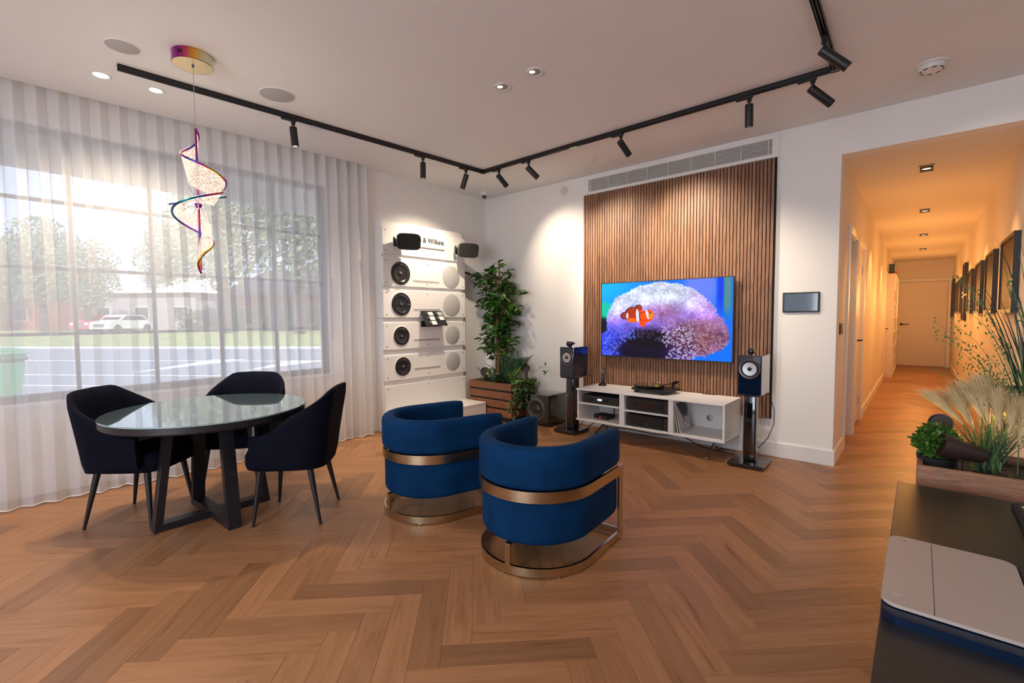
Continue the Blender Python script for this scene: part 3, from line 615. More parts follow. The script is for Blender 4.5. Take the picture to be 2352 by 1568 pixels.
B().bb(-.35,.35,.012,.055,-.2,.2).bb(-tw/2,tw/2,-.004,.022,-th_/2,th_/2,.003,1).done('casing',M['black'],t)
bz=.0065; b=B()
for x0,x1,z0,z1 in ((-tw/2,tw/2,th_/2-bz,th_/2),(-tw/2,tw/2,-th_/2,-th_/2+bz*1.6),(-tw/2,-tw/2+bz,-th_/2,th_/2),(tw/2-bz,tw/2,-th_/2,th_/2)): b.bb(x0,x1,-.009,-.003,z0,z1)
b.done('bezel',mat('bezel_metal',(.07,.06,.055),.3,.7),t)
# picture painted per vertex with numpy
W_,H_=520,300
xx,yy=np.meshgrid(np.linspace(0,1,W_),np.linspace(0,1,H_)); ax_=16/9
def lerp(a,c,f): return a*(1-f[...,None])+np.array(c)*f[...,None]
def sm(e0,e1,x): q=np.clip((x-e0)/(e1-e0),0,1); return q*q*(3-2*q)
rs=np.random.RandomState(3)
def vnoise(fx,fy,seed):
    r=np.random.RandomState(seed); g=r.rand(int(fy)+3,int(fx)+3); X=xx*fx; Y_=yy*fy; i=X.astype(int); j=Y_.astype(int); f=X-i; h=Y_-j; f=f*f*(3-2*f); h=h*h*(3-2*h)
    return g[j,i]*(1-f)*(1-h)+g[j,i+1]*f*(1-h)+g[j+1,i]*(1-f)*h+g[j+1,i+1]*f*h
img=np.zeros((H_,W_,3))+np.array([.02,.22,.80])
img=lerp(img,(.05,.52,.90),sm(.55,.0,xx)*sm(.35,1,yy)); img=lerp(img,(.22,.30,.95),sm(.62,.72,xx)*sm(.98,.85,xx)*sm(.35,.9,yy)); img=lerp(img,(.0,.10,.70),sm(.88,.91,xx)*sm(.99,.93,xx)*sm(.4,.8,yy)); img=lerp(img,(.12,.28,.30),sm(.93,.95,xx)*sm(1.01,.97,xx)*sm(.45,.7,yy))
img=lerp(img,(.03,.55,.42),sm(.17,.10,np.hypot((xx-.0)*1.3,(yy-.62)))) ; img=lerp(img,(.0,.01,.03),sm(.20,.12,np.hypot((xx-.0)*1.3,(yy-.38))))
nz_=vnoise(14,9,1)*.5+vnoise(40,24,2)*.3+vnoise(90,52,5)*.2
# coral dome
r1=np.hypot((xx-.47)/.43,(yy-.45)/.53)+(nz_-.5)*.16; r2_=np.hypot((xx-.76)/.22,(yy-.33)/.28)+(nz_-.5)*.2; r3_=np.hypot((xx-.08)/.24,(yy-.02)/.32)+(nz_-.5)*.22
inside=np.maximum.reduce([sm(1.02,.97,r1),sm(1.02,.96,r2_),sm(1.02,.95,r3_)])
top=sm(.35,1.0,yy+(xx-.5)*.15)
cc_=lerp(lerp(np.zeros_like(img)+np.array([.16,.10,.55]),(.42,.30,.85),sm(.25,.55,yy)),(.78,.84,1.0),sm(.52,.86,yy+.25*(r1-.5)))
cc_=lerp(cc_,(.55,.30,.75),sm(.62,.85,xx)*.7); cc_=lerp(cc_,(.08,.14,.9),sm(.28,.05,xx)*sm(.55,.2,yy)*.8)
cc_=lerp(cc_,(.25,.10,.05),sm(.32,.05,np.hypot((xx-.74)/1.3,(yy-.30)))*.75); cc_=lerp(cc_,(.30,.13,.08),sm(.20,.03,np.hypot((xx-.52)/1.2,(yy-.60)))*.6)
br=sm(.42,.10,np.hypot((xx-.80)/.9,(yy-.22)))*.8; cc_=lerp(cc_,(.10,.035,.02),br*(.35+.65*vnoise(26,16,8))); cc_=cc_*(.35+1.2*nz_)[...,None]
dk=sm(.30,.12,np.hypot((xx-.36)/1.25,(yy-.10)))*.97; cc_=lerp(cc_,(.004,.002,.006),np.clip(dk+sm(.16,.04,np.hypot((xx-.40)/1.6,(yy-.30)))*.9,0,1))
img=lerp(img,(0,0,0),inside)+cc_*inside[...,None]
def stroke(x0,y0,x1,y1,wd,col,a=1):
    ix0=max(0,int((min(x0,x1)-.02)*W_)); ix1=min(W_,int((max(x0,x1)+.02)*W_)+1); iy0=max(0,int((min(y0,y1)-.03)*H_)); iy1=min(H_,int((max(y0,y1)+.03)*H_)+1)
    if ix1<=ix0 or iy1<=iy0: return
    X=xx[iy0:iy1,ix0:ix1]*ax_; Y2=yy[iy0:iy1,ix0:ix1]; dx,dy=(x1-x0)*ax_,y1-y0; L2=dx*dx+dy*dy+1e-9; q=np.clip(((X-x0*ax_)*dx+(Y2-y0)*dy)/L2,0,1); dd=np.hypot(X-x0*ax_-q*dx,Y2-y0-q*dy)
    m=sm(wd*1.6,wd*.5,dd)*a; img[iy0:iy1,ix0:ix1]=img[iy0:iy1,ix0:ix1]*(1-m[...,None])+np.array(col)*m[...,None]
for k in range(2600):    # polyp fingers
    x=rs.uniform(.02,.98); y=rs.uniform(0,.97); i,j=min(W_-1,int(x*W_)),min(H_-1,int(y*H_))
    if inside[j,i]<.6 or dk[j,i]>.85: continue
    base=cc_[j,i]; pale=np.clip(base*rs.uniform(.8,1.7)+np.array([.08,.06,.14])*rs.uniform(0,2),0,1)
    if .5<x<.75 and y<.42: pale=np.array([.72,.62,.85])*rs.uniform(.6,1.05)
    elif x>.55 and y<.5: pale=np.array([.55,.35,.42])*rs.uniform(.5,1.1)
    elif x<.3 and y<.45: pale=np.array([.25,.30,.95])*rs.uniform(.6,1.1)
    a0=math.atan2(y-.3,(x-.47)*ax_)
    for q in range(4):
        an=a0+rs.uniform(-.9,.9); l=rs.uniform(.012,.035)*(1.1-.4*y); stroke(x,y,x+math.cos(an)*l/ax_,y+math.sin(an)*l,.0022,pale,.65)
def blob(cx,cy,rx,ry,rot,col,soft=.12,a=1):
    X=(xx-cx)*ax_; Y2=yy-cy; c,s=math.cos(rot),math.sin(rot); r=np.hypot((X*c+Y2*s)/rx,(-X*s+Y2*c)/ry); m=sm(1+soft,1-soft*.3,r)*a; global img; img=img*(1-m[...,None])+np.array(col)*m[...,None]
OR=(.80,.13,.01); DO=(.38,.07,.01)
blob(.318,.655,.055,.045,.2,(.01,.01,.05)); blob(.32,.652,.048,.040,.2,DO)                          # rear dorsal fin
blob(.265,.575,.105,.092,0,(.02,.015,.06)); blob(.352,.54,.14,.080,-.05,OR); blob(.270,.575,.095,.083,0,(.45,.07,.01)); blob(.200,.555,.055,.048,.1,(.02,.02,.15)); blob(.203,.555,.045,.042,.1,DO)
blob(.268,.495,.075,.028,0,(.95,.22,.01)); blob(.352,.46,.038,.055,.3,OR); blob(.395,.56,.085,.070,-.1,OR)
blob(.312,.555,.022,.085,.10,(.75,.82,.95)); blob(.226,.555,.016,.038,0,(.70,.78,.95)); blob(.392,.57,.019,.062,.28,(.75,.82,.98)); blob(.419,.555,.035,.042,0,(.95,.30,.01)); blob(.349,.545,.043,.052,.15,(.01,.01,.05)); blob(.353,.545,.038,.047,.15,(.95,.16,.01)); blob(.413,.588,.009,.011,0,(.01,.01,.04))
img=np.clip(img,0,1); lum=img.mean(-1,keepdims=True); img=np.clip((lum+(img-lum)*1.25),0,1)**1.12
vsx=(xx-.5)*(tw-2*bz); vsz=(yy-.5)*(th_-2*bz)
V=np.stack([vsx,np.full_like(vsx,-.0055),vsz],-1).reshape(-1,3)
idx=np.arange(W_*H_).reshape(H_,W_); F=np.stack([idx[:-1,:-1],idx[:-1,1:],idx[1:,1:],idx[1:,:-1]],-1).reshape(-1,4)
me=bpy.data.meshes.new('screen'); me.vertices.add(len(V)); me.vertices.foreach_set('co',V.astype(np.float32).ravel()); me.loops.add(F.size); me.loops.foreach_set('vertex_index',F.astype(np.int32).ravel()); me.polygons.add(len(F)); me.polygons.foreach_set('loop_start',np.arange(0,F.size,4,dtype=np.int32)); me.update(calc_edges=True)
ca=me.color_attributes.new('picture','FLOAT_COLOR','POINT'); ca.data.foreach_set('color',np.concatenate([img.reshape(-1,3),np.ones((W_*H_,1))],1).astype(np.float32).ravel())
sm_=bpy.data.materials.new('lit_screen'); sm_.use_nodes=True; n=sm_.node_tree; bs=n.nodes['Principled BSDF']; at=n.nodes.new('ShaderNodeAttribute'); at.attribute_name='picture'
bs.inputs['Base Color'].default_value=(.01,.01,.012,1); bs.inputs['Roughness'].default_value=.3; bs.inputs['Specular IOR Level'].default_value=.1; n.links.new(at.outputs['Color'],bs.inputs['Emission Color']); bs.inputs['Emission Strength'].default_value=.82
link('screen',me,sm_,t)
t=thing('wall_tablet','black touch panel fixed flat on the white wall right of the slats','tablet',(-.802,YW,1.4225))
B().bb(-.1425,.1425,-.016,0,-.0895,.0895,.004).done('case',M['black'],t); B().bb(-.127,.127,-.0175,-.0155,-.075,.075).done('screen',M['lens'],t); B().cyl((0,-.0165,.083),(0,-.0172,.083),.002).done('sensor',M['steel'],t)
# ---------------------------------------------------------------- speaker display board
DX=-4.532
t=thing('speaker_display','tall white display board with rows of built in speakers beside the curtain','display stand',(0,0,0))
b=B(); b.bb(-4.70,-4.556,3.035,4.262,0,1.30,.002,1); b.bb(-4.70,-4.556,3.035,4.262,1.303,2.40,.002,1); body=b.done('body',M['white'],t)
rows=[(2.024,2.322),(1.668,1.985),(1.305,1.622),(.943,1.248),(.588,.873),(.215,.528)]
for i,(z0,z1) in enumerate(rows):
    p=B().bb(-4.558,DX,3.037,4.285,z0,z1,.002,1).done('panel',M['white'],t)
    for yy_ in (3.075,3.66,4.245):
        for zz_ in (z0+.035,z1-.035):
            if i==0 and yy_==3.66 and zz_>2.2: continue
            B().cyl((DX,yy_,zz_),(DX+.0015,yy_,zz_),.0065,n=10).done('screw',M['screw'],p)
MX=RY(PI/2)
def driver(y,z,r,kind):
    T=TR(DX,y,z)@MX
    p=B().lathe([(r*1.03,0),(r*1.03,.006),(r*.985,.008),(r*.96,.004)],T,44).done('trim_ring',M['white'],t,smooth=True,ang=30)
    B().lathe([(r*.98,.004),(r*.96,.008),(r*.86,.004),(r*.80,.006),(r*.70,.010),(r*.62,.003),(r*.58,.001),(r*.2,.0008),(r*.18,.006),(r*.10,.012),(0,.014)],T,44).done('cone',M['cone'],p,smooth=True,ang=25)
    B().sph((DX+.014,y,z),r*.09).done('tweeter',M['steel'],p,smooth=True)
    if kind: B().bb(DX+.004,DX+.012,y-r*.9,y+r*.9,z-r*.10,z+r*.10,.002,1).done('bridge',M['black'],p); B().bb(DX+.012,DX+.013,y+r*.6,y+r*.85,z-.004,z+.004).done('badge',M['steel'],p)
driver(3.268,1.812,.138,0); driver(3.272,1.458,.138,1); driver(3.268,1.092,.113,0); driver(3.281,.737,.113,1)
for y,z,r in ((4.045,1.815,.142),(4.047,1.460,.142),(4.055,1.082,.119),(4.060,.742,.119)):
    B().lathe([(r,0),(r,.004),(r*.97,.006),(0,.006)],TR(DX,y,z)@MX,44).done('round_grille',M['greygrille'],t,smooth=True,ang=30)
for z in (1.735,1.395,1.035,.69):
    B().bb(DX-.001,DX+.0008,3.45,3.85,z-.012,z+.012).done('slot',mat('slot_shade',(.45,.43,.42),.8),t)
    B().bb(DX,DX+.003,3.445,3.855,z+.012,z+.016).done('slot_lip',M['white'],t)
B().bb(DX,DX+.012,3.30,3.935,2.140,2.152).done('ledge',mat('grey_ledge',(.3,.28,.27),.6),t)
B().bb(DX,DX+.004,3.34,3.85,2.108,2.113).done('ledge',M['white'],t)
cu=bpy.data.curves.new('lettering','FONT'); cu.body='Bowers & Wilkins'; cu.size=.083; cu.extrude=.002; cu.align_x='RIGHT'; cu.space_character=1.0; cu.offset=.0011
tx=bpy.data.objects.new('lettering',cu); COL.objects.link(tx); dg=bpy.context.evaluated_depsgraph_get(); me=bpy.data.meshes.new_from_object(tx.evaluated_get(dg)); bpy.data.objects.remove(tx)
me.transform(TR(DX+.003,3.93,2.205)@Matrix(((0,0,1,0),(1,0,0,0),(0,1,0,0),(0,0,0,1)))@Matrix.Diagonal((1.0,1,1,1)))
link('lettering',me,M['ink'],t)
# small control panel
t=thing('control_panel','small black sloping selector panel with white labels on the display board','control panel',(DX,3.70,1.295))
m_=Matrix(((0,0,1,0),(1,0,0,0),(0,1,0,0),(0,0,0,1)))
T=TR(.075,0,0)@RY(math.radians(-33))
b=B(); b.T=T; b.bb(-.006,.004,-.165,.165,-.105,.105,.002,1); b.done('plate',M['black'],t)
B().bb(.001,.03,-.15,.15,.04,.088).bb(.001,.02,-.15,.15,-.10,-.03).done('bracket',M['black'],t)
for k,(y,z) in enumerate([(-.03,.065),(-.03,0),(-.03,-.065),(.115,.065),(.115,0)]):
    b=B(); b.T=T; b.bb(.004,.005,y-.04,y+.035,z-.026,z+.026); b.done('label_card',M['labelw'] if k!=3 else M['greygrille'],t)
    b=B(); b.T=T; b.cyl((.004,y-.072,z),(.016,y-.072,z),.013,n=16); b.done('knob',M['steel'],t,smooth=True)
# outdoor speakers on brackets
def outdoor(y,z,x,aim,label,roll=0):
    t=thing('bracket_speaker',label,'speaker',(x,y,z)); A=Vector(aim).normalized()
    X=A; Zv=(Vector((0,0,1))-A.z*A).normalized(); Yv=Zv.cross(X)
    m=Matrix(((X.x,Yv.x,Zv.x,0),(X.y,Yv.y,Zv.y,0),(X.z,Yv.z,Zv.z,0),(0,0,0,1)))@RX(roll)
    b=B(); b.T=m; n=28; rings=[]
    for dx,s,p in ((-.13,.45,3),(-.115,.62,3.4),(-.06,.86,4),(.03,1,5),(.05,1,5)):
        rg=[]
        for i in range(n):
            a=2*PI*i/n; c,s_=math.cos(a),math.sin(a); k=(abs(c)**p+abs(s_)**p)**(-1/p); rg.append(b.b.verts.new(m@Vector((dx,.132*s*c*k,.090*s*s_*k*(1.0)))))
        rings.append(rg)
    for A1,C1 in zip(rings,rings[1:]):
        for i in range(n): b.b.faces.new((A1[i],A1[(i+1)%n],C1[(i+1)%n],C1[i]))
    b.b.faces.new(rings[0]); b.b.faces.new(rings[-1]); b.done('cabinet',mat('satin_black_shell',(.05,.048,.045),.35),t,smooth=True,ang=45)
    b=B(); b.T=m; pl=[]
    for i in range(n): a=2*PI*i/n; c,s_=math.cos(a),math.sin(a); k=(abs(c)**6+abs(s_)**6)**(-1/6); pl.append((.127*c*k,.085*s_*k))
    b.prism(pl,0,.012,TR(.048,0,0)@Matrix(((0,0,1,0),(1,0,0,0),(0,1,0,0),(0,0,0,1)))); b.done('grille',M['grille'],t)
    inv=Vector((DX-x,0,0))
    b=B(); b.T=m; b.box((-.035,-.15,0),(.055,.012,.075),bev=.004); b.cyl((-.035,-.13,0),(-.035,-.158,0),.022); b.done('bracket',M['black'],t,smooth=True,ang=30)
    B().cyl((DX-x,-.02,0),(-.10*m[0][0],-.10*m[1][0],0),.016).bb(DX-x,DX-x+.008,-.05,.03,-.04,.04,.003).done('wall_mount',M['black'],t,smooth=True,ang=30)
outdoor(3.235,2.155,-4.33,(.97,-.50,-.30),'left hand black outdoor speaker on the top row of the display board')
outdoor(4.165,2.155,-4.35,(.97,-.42,-.30),'right hand black outdoor speaker overhanging the edge of the display board')
t=thing('plinth','low white step standing at the foot of the display board','plinth',(0,0,0)); B().bb(DX+.002,-4.165,3.03,4.285,.0,.205,.003,1).done('box',M['white'],t); B().bb(DX+.002,-4.162,3.027,4.288,.205,.222,.003,1).done('top',M['white'],t)
# ---------------------------------------------------------------- planters
def planter(label,x0,x1,y0,y1,zt,pitch,ph,n,mtl,base=.05):
    t=thing('planter_box',label,'planter',(0,0,0))
    for i in range(n):
        z1=zt-i*pitch; z0=z1-ph
        if z0<0: break
        for nm,a in (('board',(x0,x1,y0,y0+.018)),('board',(x0,x1,y1-.018,y1)),('board',(x0,x0+.018,y0+.019,y1-.019)),('board',(x1-.018,x1,y0+.019,y1-.019))):
            o=B().bb(-(a[1]-a[0])/2,(a[1]-a[0])/2,-(a[3]-a[2])/2,(a[3]-a[2])/2,-ph/2,ph/2,.002,1).done(nm,mtl,t); o.location=((a[0]+a[1])/2,(a[2]+a[3])/2,(z0+z1)/2)
            if a[0]==x0 and a[3]-a[2]<.1 and a[2]==y0:
                for sx in (x0+.07,x1-.07):
                    for sz in (z0+.022,z1-.022): B().cyl((sx,y0,sz),(sx,y0-.0015,sz),.004,n=8).done('screw',M['steel'],t)
    B().bb(x0+.012,x1-.012,y0+.012,y1-.012,.0,zt-.03).done('liner',M['blackmatte'],t)
    vs=[];fs=[];rd=random.Random(9)
    for k in range(700):
        p=Vector((rd.uniform(x0+.03,x1-.03),rd.uniform(y0+.03,y1-.03),zt-.028+rd.uniform(0,.012))); a=Vector((rd.uniform(-1,1),rd.uniform(-1,1),rd.uniform(-.4,.4))).normalized(); c=a.cross(Vector((0,0,1))).normalized(); s=rd.uniform(.008,.02)
        i=len(vs); vs+=[p+a*s,p+c*s*.35,p-a*s,p-c*s*.35]; fs.append((i,i+1,i+2,i+3))
    me=bpy.data.meshes.new('mulch'); me.from_pydata(vs,[],fs); link('mulch',me,M['soil'],t,kind='stuff')
    return t
planter('large rust brown slatted timber planter box in the corner, dark gaps between boards',-4.50,-3.757,4.31,4.815,.48,.112,.088,4,M['planter'])
PZ=.48
def leafmesh(name,L,W,m,curl=.15):
    me=bpy.data.meshes.new(name); v=[(0,0,0)]; f=[]; n=5
    for i in range(1,n):
        q=i/n; wd=W/2*math.sin(PI*q)**.8; z=-curl*L*q*q; v+=[(q*L,-wd,z+wd*.25),(q*L,0,z),(q*L,wd,z+wd*.25)]
    v.append((L,0,-curl*L)); f+=[(0,1,2),(0,2,3)]
    for i in range(n-2):
        a=1+3*i; f+=[(a,a+3,a+4,a+1),(a+1,a+4,a+5,a+2)]
    a=1+3*(n-2); e=len(v)-1; f+=[(a,e,a+1),(a+1,e,a+2)]
    me.from_pydata(v,[],f); me.materials.append(m); me.polygons.foreach_set('use_smooth',[True]*len(me.polygons)); return me
def leaf_rot(d,rd):
    d=Vector(d).normalized(); m=d.to_track_quat('X','Z').to_matrix().to_4x4()@RX(rd.uniform(-.8,.8)); return m.to_euler()
# ficus
rd=random.Random(21)
t=thing('ficus_tree','artificial ficus tree with brown twisted trunks in the corner planter','plant',(-4.19,4.55,PZ-.03))
trunks=[]
for k,(dx,dy,h,lx,ly) in enumerate([(0,0,1.58,.0,.02),(.035,.01,1.50,-.07,.05),(-.03,.02,1.40,-.20,.0),(.02,-.03,1.25,.12,.02)]):
    pts=[]
    for i in range(11):
        q=i/10; pts.append(Vector((dx*(1-q)+lx*q*q+.012*math.sin(q*9+k*2),dy*(1-q)+ly*q*q+.012*math.cos(q*8+k),h*q)))
    trunks.append(pts); B().tube(pts,[.016*(1-.55*i/10) for i in range(11)],8).done('trunk',M['trunk'],t,smooth=True)
leaves=[];twigs=B()
for k in range(150):
    tr_=trunks[k%4]; q=rd.uniform(.28,1.0) if k>6 else rd.uniform(.2,.35); i=int(q*9.99); p=tr_[i].lerp(tr_[min(10,i+1)],q*10-i) if i<10 else tr_[10]
    a=rd.uniform(0,2*PI); hh=p.z/1.58; L=rd.uniform(.12,.30)*(1.15-.35*abs(hh-.72)*1.5); el=rd.uniform(-.1,.9)
    d=Vector((math.cos(a)*math.cos(el)*1.15,math.sin(a)*math.cos(el)*.6,math.sin(el)))
    if p.y+d.y*L>.20: d.y*=.2
    pts=[p+d*L*s+Vector((0,0,-.10*L*s*s)) for s in (0,.33,.66,1)]; twigs.tube(pts,[.004,.003,.002,.001],5)
    for s in np.linspace(.25,1,8):
        base=p+d*L*s+Vector((0,0,-.10*L*s*s)); sd=d.cross(Vector((0,0,1))).normalized()*(1 if rd.random()<.5 else -1)
        ld=(d*.7+sd*rd.uniform(.3,1)+Vector((rd.uniform(-.3,.3),rd.uniform(-.3,.3),rd.uniform(-.8,.35)))).normalized()
        leaves.append((base,ld,rd.uniform(.75,1.25)))
twigs.done('twigs',M['trunk'],t)
lm_=leafmesh('leaf',.100,.044,M['leaf']); lb_=leafmesh('leaf',.100,.044,M['leafb'])
rd.shuffle(leaves); leaves=[l for l in leaves if l[0].y+l[1].y*.08<.25]
leaves.sort(key=lambda l:l[0].y-l[0].x*.9)
for base,ld,s in leaves[:296]:
    o=bpy.data.objects.new('leaf',lb_ if rd.random()<.22 else lm_); COL.objects.link(o); o.parent=t; o.location=base; o.rotation_euler=leaf_rot(ld,rd); o.scale=(s,s,s)
def scatter(name,items,src,parent,m,kind='stuff'):
    V=[v.co.copy() for v in src.vertices]; Fc=[tuple(p.vertices) for p in src.polygons]; vs=[];fs=[]
    for base,ld,s in items:
        mt=Matrix.Translation(base)@leaf_rot(ld,rd).to_matrix().to_4x4()@Matrix.Scale(s,4); i=len(vs); vs+=[mt@v for v in V]; fs+=[tuple(i+j for j in f) for f in Fc]
    me=bpy.data.meshes.new(name); me.from_pydata(vs,[],fs); return link(name,me,m,parent,kind=kind)
scatter('back_leaves',leaves[296:],lm_,t,M['leaf'])
# palm fern
def palm(label,loc,n,L,seed,m,tilt=(.35,1.25)):
    rd=random.Random(seed); t=thing('palm_plant',label,'plant',loc)
    for k in range(n):
        a=2*PI*k/n+rd.uniform(-.3,.3); el=rd.uniform(*tilt); l=L*rd.uniform(.75,1.1); h=Vector((math.cos(a),math.sin(a),0)); b=B(); pts=[]
        if h.y>.2: el=max(el,1.0)
        for i in range(9): q=i/8; pts.append(h*l*q*math.cos(el)+Vector((0,0,l*(q*math.sin(el)-.30*q*q*math.cos(el)))))
        b.tube(pts,[.003*(1-.7*i/8) for i in range(9)],5)
        for i in range(2,9):
            tg=(pts[i]-pts[i-1]).normalized()
            for f in (0,.5):
                p=pts[i-1].lerp(pts[i],f); sd=tg.cross(Vector((0,0,1))).normalized(); ll=.10*math.sin(PI*min(1,(i+f)/9.5))**.6*(L/.4)
                for s in (-1,1):
                    d=(sd*s+tg*.8+Vector((0,0,-.12))).normalized(); nrm=tg*.013; b.face([p,p+d*ll*.5+nrm*.6,p+d*ll,p+d*ll*.5-nrm*.6])
        b.done('frond',m,t)
    return t
palm('dark green palm fern in the corner planter, right of the ficus trunk',(-3.93,4.50,PZ-.02),18,.50,5,M['palm'])
palm('smaller palm fern at the left front of the corner planter',(-4.14,4.44,PZ-.02),11,.30,8,M['palm'],(.15,.9))
# trailing ivy
rd=random.Random(31)
t=thing('ivy_plant','trailing ivy spilling over the right side of the corner planter','plant',(-3.76,4.50,PZ))
st=B(); items=[]
for k in range(26):
    a=rd.uniform(-1.5,1.1); l=rd.uniform(.10,.26); dr=rd.uniform(.05,.42); p0=Vector((rd.uniform(-.06,.0),rd.uniform(-.16,.22),0)); pts=[]
    for i in range(8):
        q=i/7; pts.append(p0+Vector((.028+.045*math.sin(q*3)+rd.uniform(-.006,.006)+.03*rd.random(),-.06*q+math.sin(a)*l*.5*q,.06*math.sin(PI*min(1,q*1.6))-dr*max(0,q-.2)*1.2)))
    st.tube(pts,.0016,4)
    for i in range(1,8):
        for _ in range(2): items.append((pts[i],Vector((rd.uniform(-.2,1),rd.uniform(-1,.5),rd.uniform(-.9,.2))),rd.uniform(.8,1.35)))
pts=[Vector((.0,.12,.05)),Vector((.12,.13,.14)),Vector((.24,.12,.20)),Vector((.32,.11,.20))]; st.tube(pts,.002,5)
for p in [(.24,.12,.20),(.27,.12,.17),(.31,.11,.22),(.33,.11,.16),(.30,.12,.13),(.26,.12,.12),(.20,.12,.02),(.22,.12,-.02),(.30,.12,.27),(.19,.13,-.05)]: items.append((Vector(p),Vector((rd.uniform(-.5,.8),rd.uniform(-1,0),rd.uniform(-.6,.4))),1.0))
st.done('stems',M['trunk'],t)
im=leafmesh('leaf',.045,.038,M['ivy']); 
for base,ld,s in items[-80:]+items[:150]:
    o=bpy.data.objects.new('leaf',im); COL.objects.link(o); o.parent=t; o.location=base; o.rotation_euler=leaf_rot(ld,rd); o.scale=(s,s,s)
scatter('back_leaves',items[150:-80],im,t,M['ivy'])
def garden_spot(name,label,loc,aim,r,L,power,m=None,stake=.12,cat='garden light',col=(1,.75,.25),ang=60):
    t=thing(name,label,cat,loc); A=Vector(aim).normalized(); m0=frame_to(A)
    B().lathe([(0,-L*.55),(r*.55,-L*.55),(r*.62,-L*.5),(r*.75,-L*.1),(r,L*.3),(r,L*.5),(r*.9,L*.5),(r*.85,L*.4),(0,L*.38)],m0,36).done('housing',M['bronze'],t,smooth=True,ang=30)
    B().cyl((0,0,-stake),(0,0,-r*.6),r*.22,n=14).sph((0,0,-r*.75),r*.3).done('stake',M['bronze'],t,smooth=True)
    if power: light('garden_beam','SPOT',Vector(loc)+A*(L*.55),Vector(loc)+A*2,power,col,.015,ang=ang,blend=.6)
    return t
garden_spot('garden_speaker','round brown garden speaker in the corner planter left of the ferns',(-4.33,4.47,PZ+.10),(.35,-.8,.1),.062,.13,0,cat='garden speaker')
garden_spot('garden_speaker','round brown garden speaker in the corner planter right of the ferns',(-3.80,4.66,PZ+.17),(.35,-.8,.1),.058,.13,0,stake=.2,cat='garden speaker')
garden_spot('garden_spotlight','small black garden spotlight on the mulch aimed at the ficus trunk',(-4.29,4.40,PZ+.03),(.35,.55,1.1),.022,.06,9,stake=.05)
t=thing('path_light','slim black path light with a flat head standing in the ferns','garden light',(-3.985,4.42,PZ-.03))
B().cyl((0,0,0),(0,0,.33),.011,n=14).done('post',M['black'],t,smooth=True); B().box((.02,0,.335),(.10,.03,.02),RZ(.6),bev=.004).done('head',M['black'],t)
light('path_beam','SPOT',(-3.95,4.40,PZ+.30),(-3.86,4.46,PZ+.1),8,(1,.8,.2),.012,ang=80,blend=.6)
# ---------------------------------------------------------------- subwoofer, speakers on stands
t=thing('subwoofer','glossy black cube subwoofer on the floor between planter and speaker stand','subwoofer',(-3.45,4.605,0))
B().bb(-.18,.18,-.185,.185,.018,.375,.008,3).done('cabinet',M['blackgloss'],t,smooth=True,ang=40)
for sx in (-.14,.14):
    for sy in (-.14,.14): B().cyl((sx,sy,0),(sx,sy,.02),.018,n=14).done('foot',M['rubber'],t)
T=TR(0,-.185,.195)@RX(PI/2); r=.128
p=B().lathe([(r*1.02,0),(r*1.02,.006),(r*.96,.012),(r*.88,.010)],T,48).done('surround',mat('grey_surround',(.10,.11,.13),.3),t,smooth=True,ang=30)
B().lathe([(r*.9,.009),(r*.82,.014),(r*.74,.006),(r*.4,-.002),(r*.3,.010),(r*.15,.018),(0,.02)],T,48).done('cone',M['cone'],p,smooth=True,ang=30)
def stand_speaker(cx,tx,side,lb1,lb2,sheen):
    t=thing('speaker_stand',lb1,'speaker stand',(cx,4.44,0),group='speaker stands')
    B().bb(-.142,.142,-.155,.150,.012,.040,.003,2).done('base',M['blackgloss'],t)
    B().bb(-.045,.055,-.045,.012,.04,.618,.012,3).bb(-.038,.048,.014,.085,.04,.618,.006,2).done('column',M['blackgloss'],t,smooth=True,ang=40)
    B().cyl((-.047,-.036,.05),(-.047,-.036,.60),.0045,n=10).done('chrome_inlay',M['steel'],t,smooth=True)
    B().bb(-.08,.09,-.10,.11,.618,.633,.003,1).done('top_plate',M['black'],t)
    for sx in (-.115,.115):
        for sy in (-.13,.125): B().lathe([(0,0),(.012,.001),(.014,.006),(.008,.013),(0,.013)],TR(sx,sy,0),16).done('foot',M['steel'],t,smooth=True)
    s=thing('stand_speaker',lb2,'speaker',(tx,4.275,.634),group='speakers on stands')
    B().bb(-.0915,.0915,0,.285,.004,.338,.004,2).done('cabinet',M['cabblue'],s)
    B().bb(-.088,.088,-.0035,.002,.007,.335,.003,2).done('baffle',M['cabblue'],s)
    T=TR(0,-.003,.225)@RX(PI/2); r=.084
    k=B().lathe([(r,0),(r,.004),(r*.95,.006),(r*.84,.004)],T,48).done('driver_ring',mat('gunmetal_ring',(.12,.12,.14),.28,.5),s,smooth=True,ang=30)
    B().lathe([(r*.86,.004),(r*.80,.008),(r*.70,.003),(r*.66,0)],T,48).done('surround',M['rubber'],k,smooth=True,ang=30)
    B().lathe([(r*.66,.0022),(r*.2,.0008)],T,48).done('cone',M['silver'],k,smooth=True)
    B().lathe([(r*.2,.001),(r*.2,.006),(r*.12,.012),(0,.014)],T,24).done('phase_plug',M['rubber'],k,smooth=True)
    # tweeter-on-top
    q=B().lathe([(0,0),(.020,.001),(.0275,.010),(.0275,.03),(.024,.07),(.014,.115),(.004,.145),(0,.148)],TR(0,.02,.374)@RX(-PI/2),28).bb(-.010,.010,.05,.085,.336,.36).done('tweeter_pod',M['cabblue'] if 0 else M['blackgloss'],s,smooth=True,ang=40)
    B().lathe([(.0265,.006),(.0285,.008),(.0285,.012),(.0265,.014)],TR(0,.02,.374)@RX(-PI/2),28).done('ring',M['gold'],q,smooth=True)
    B().sph((0,.02,.374),.021,(1,.5,1)).done('dome',M['lens'],q,smooth=True)
    return t,s
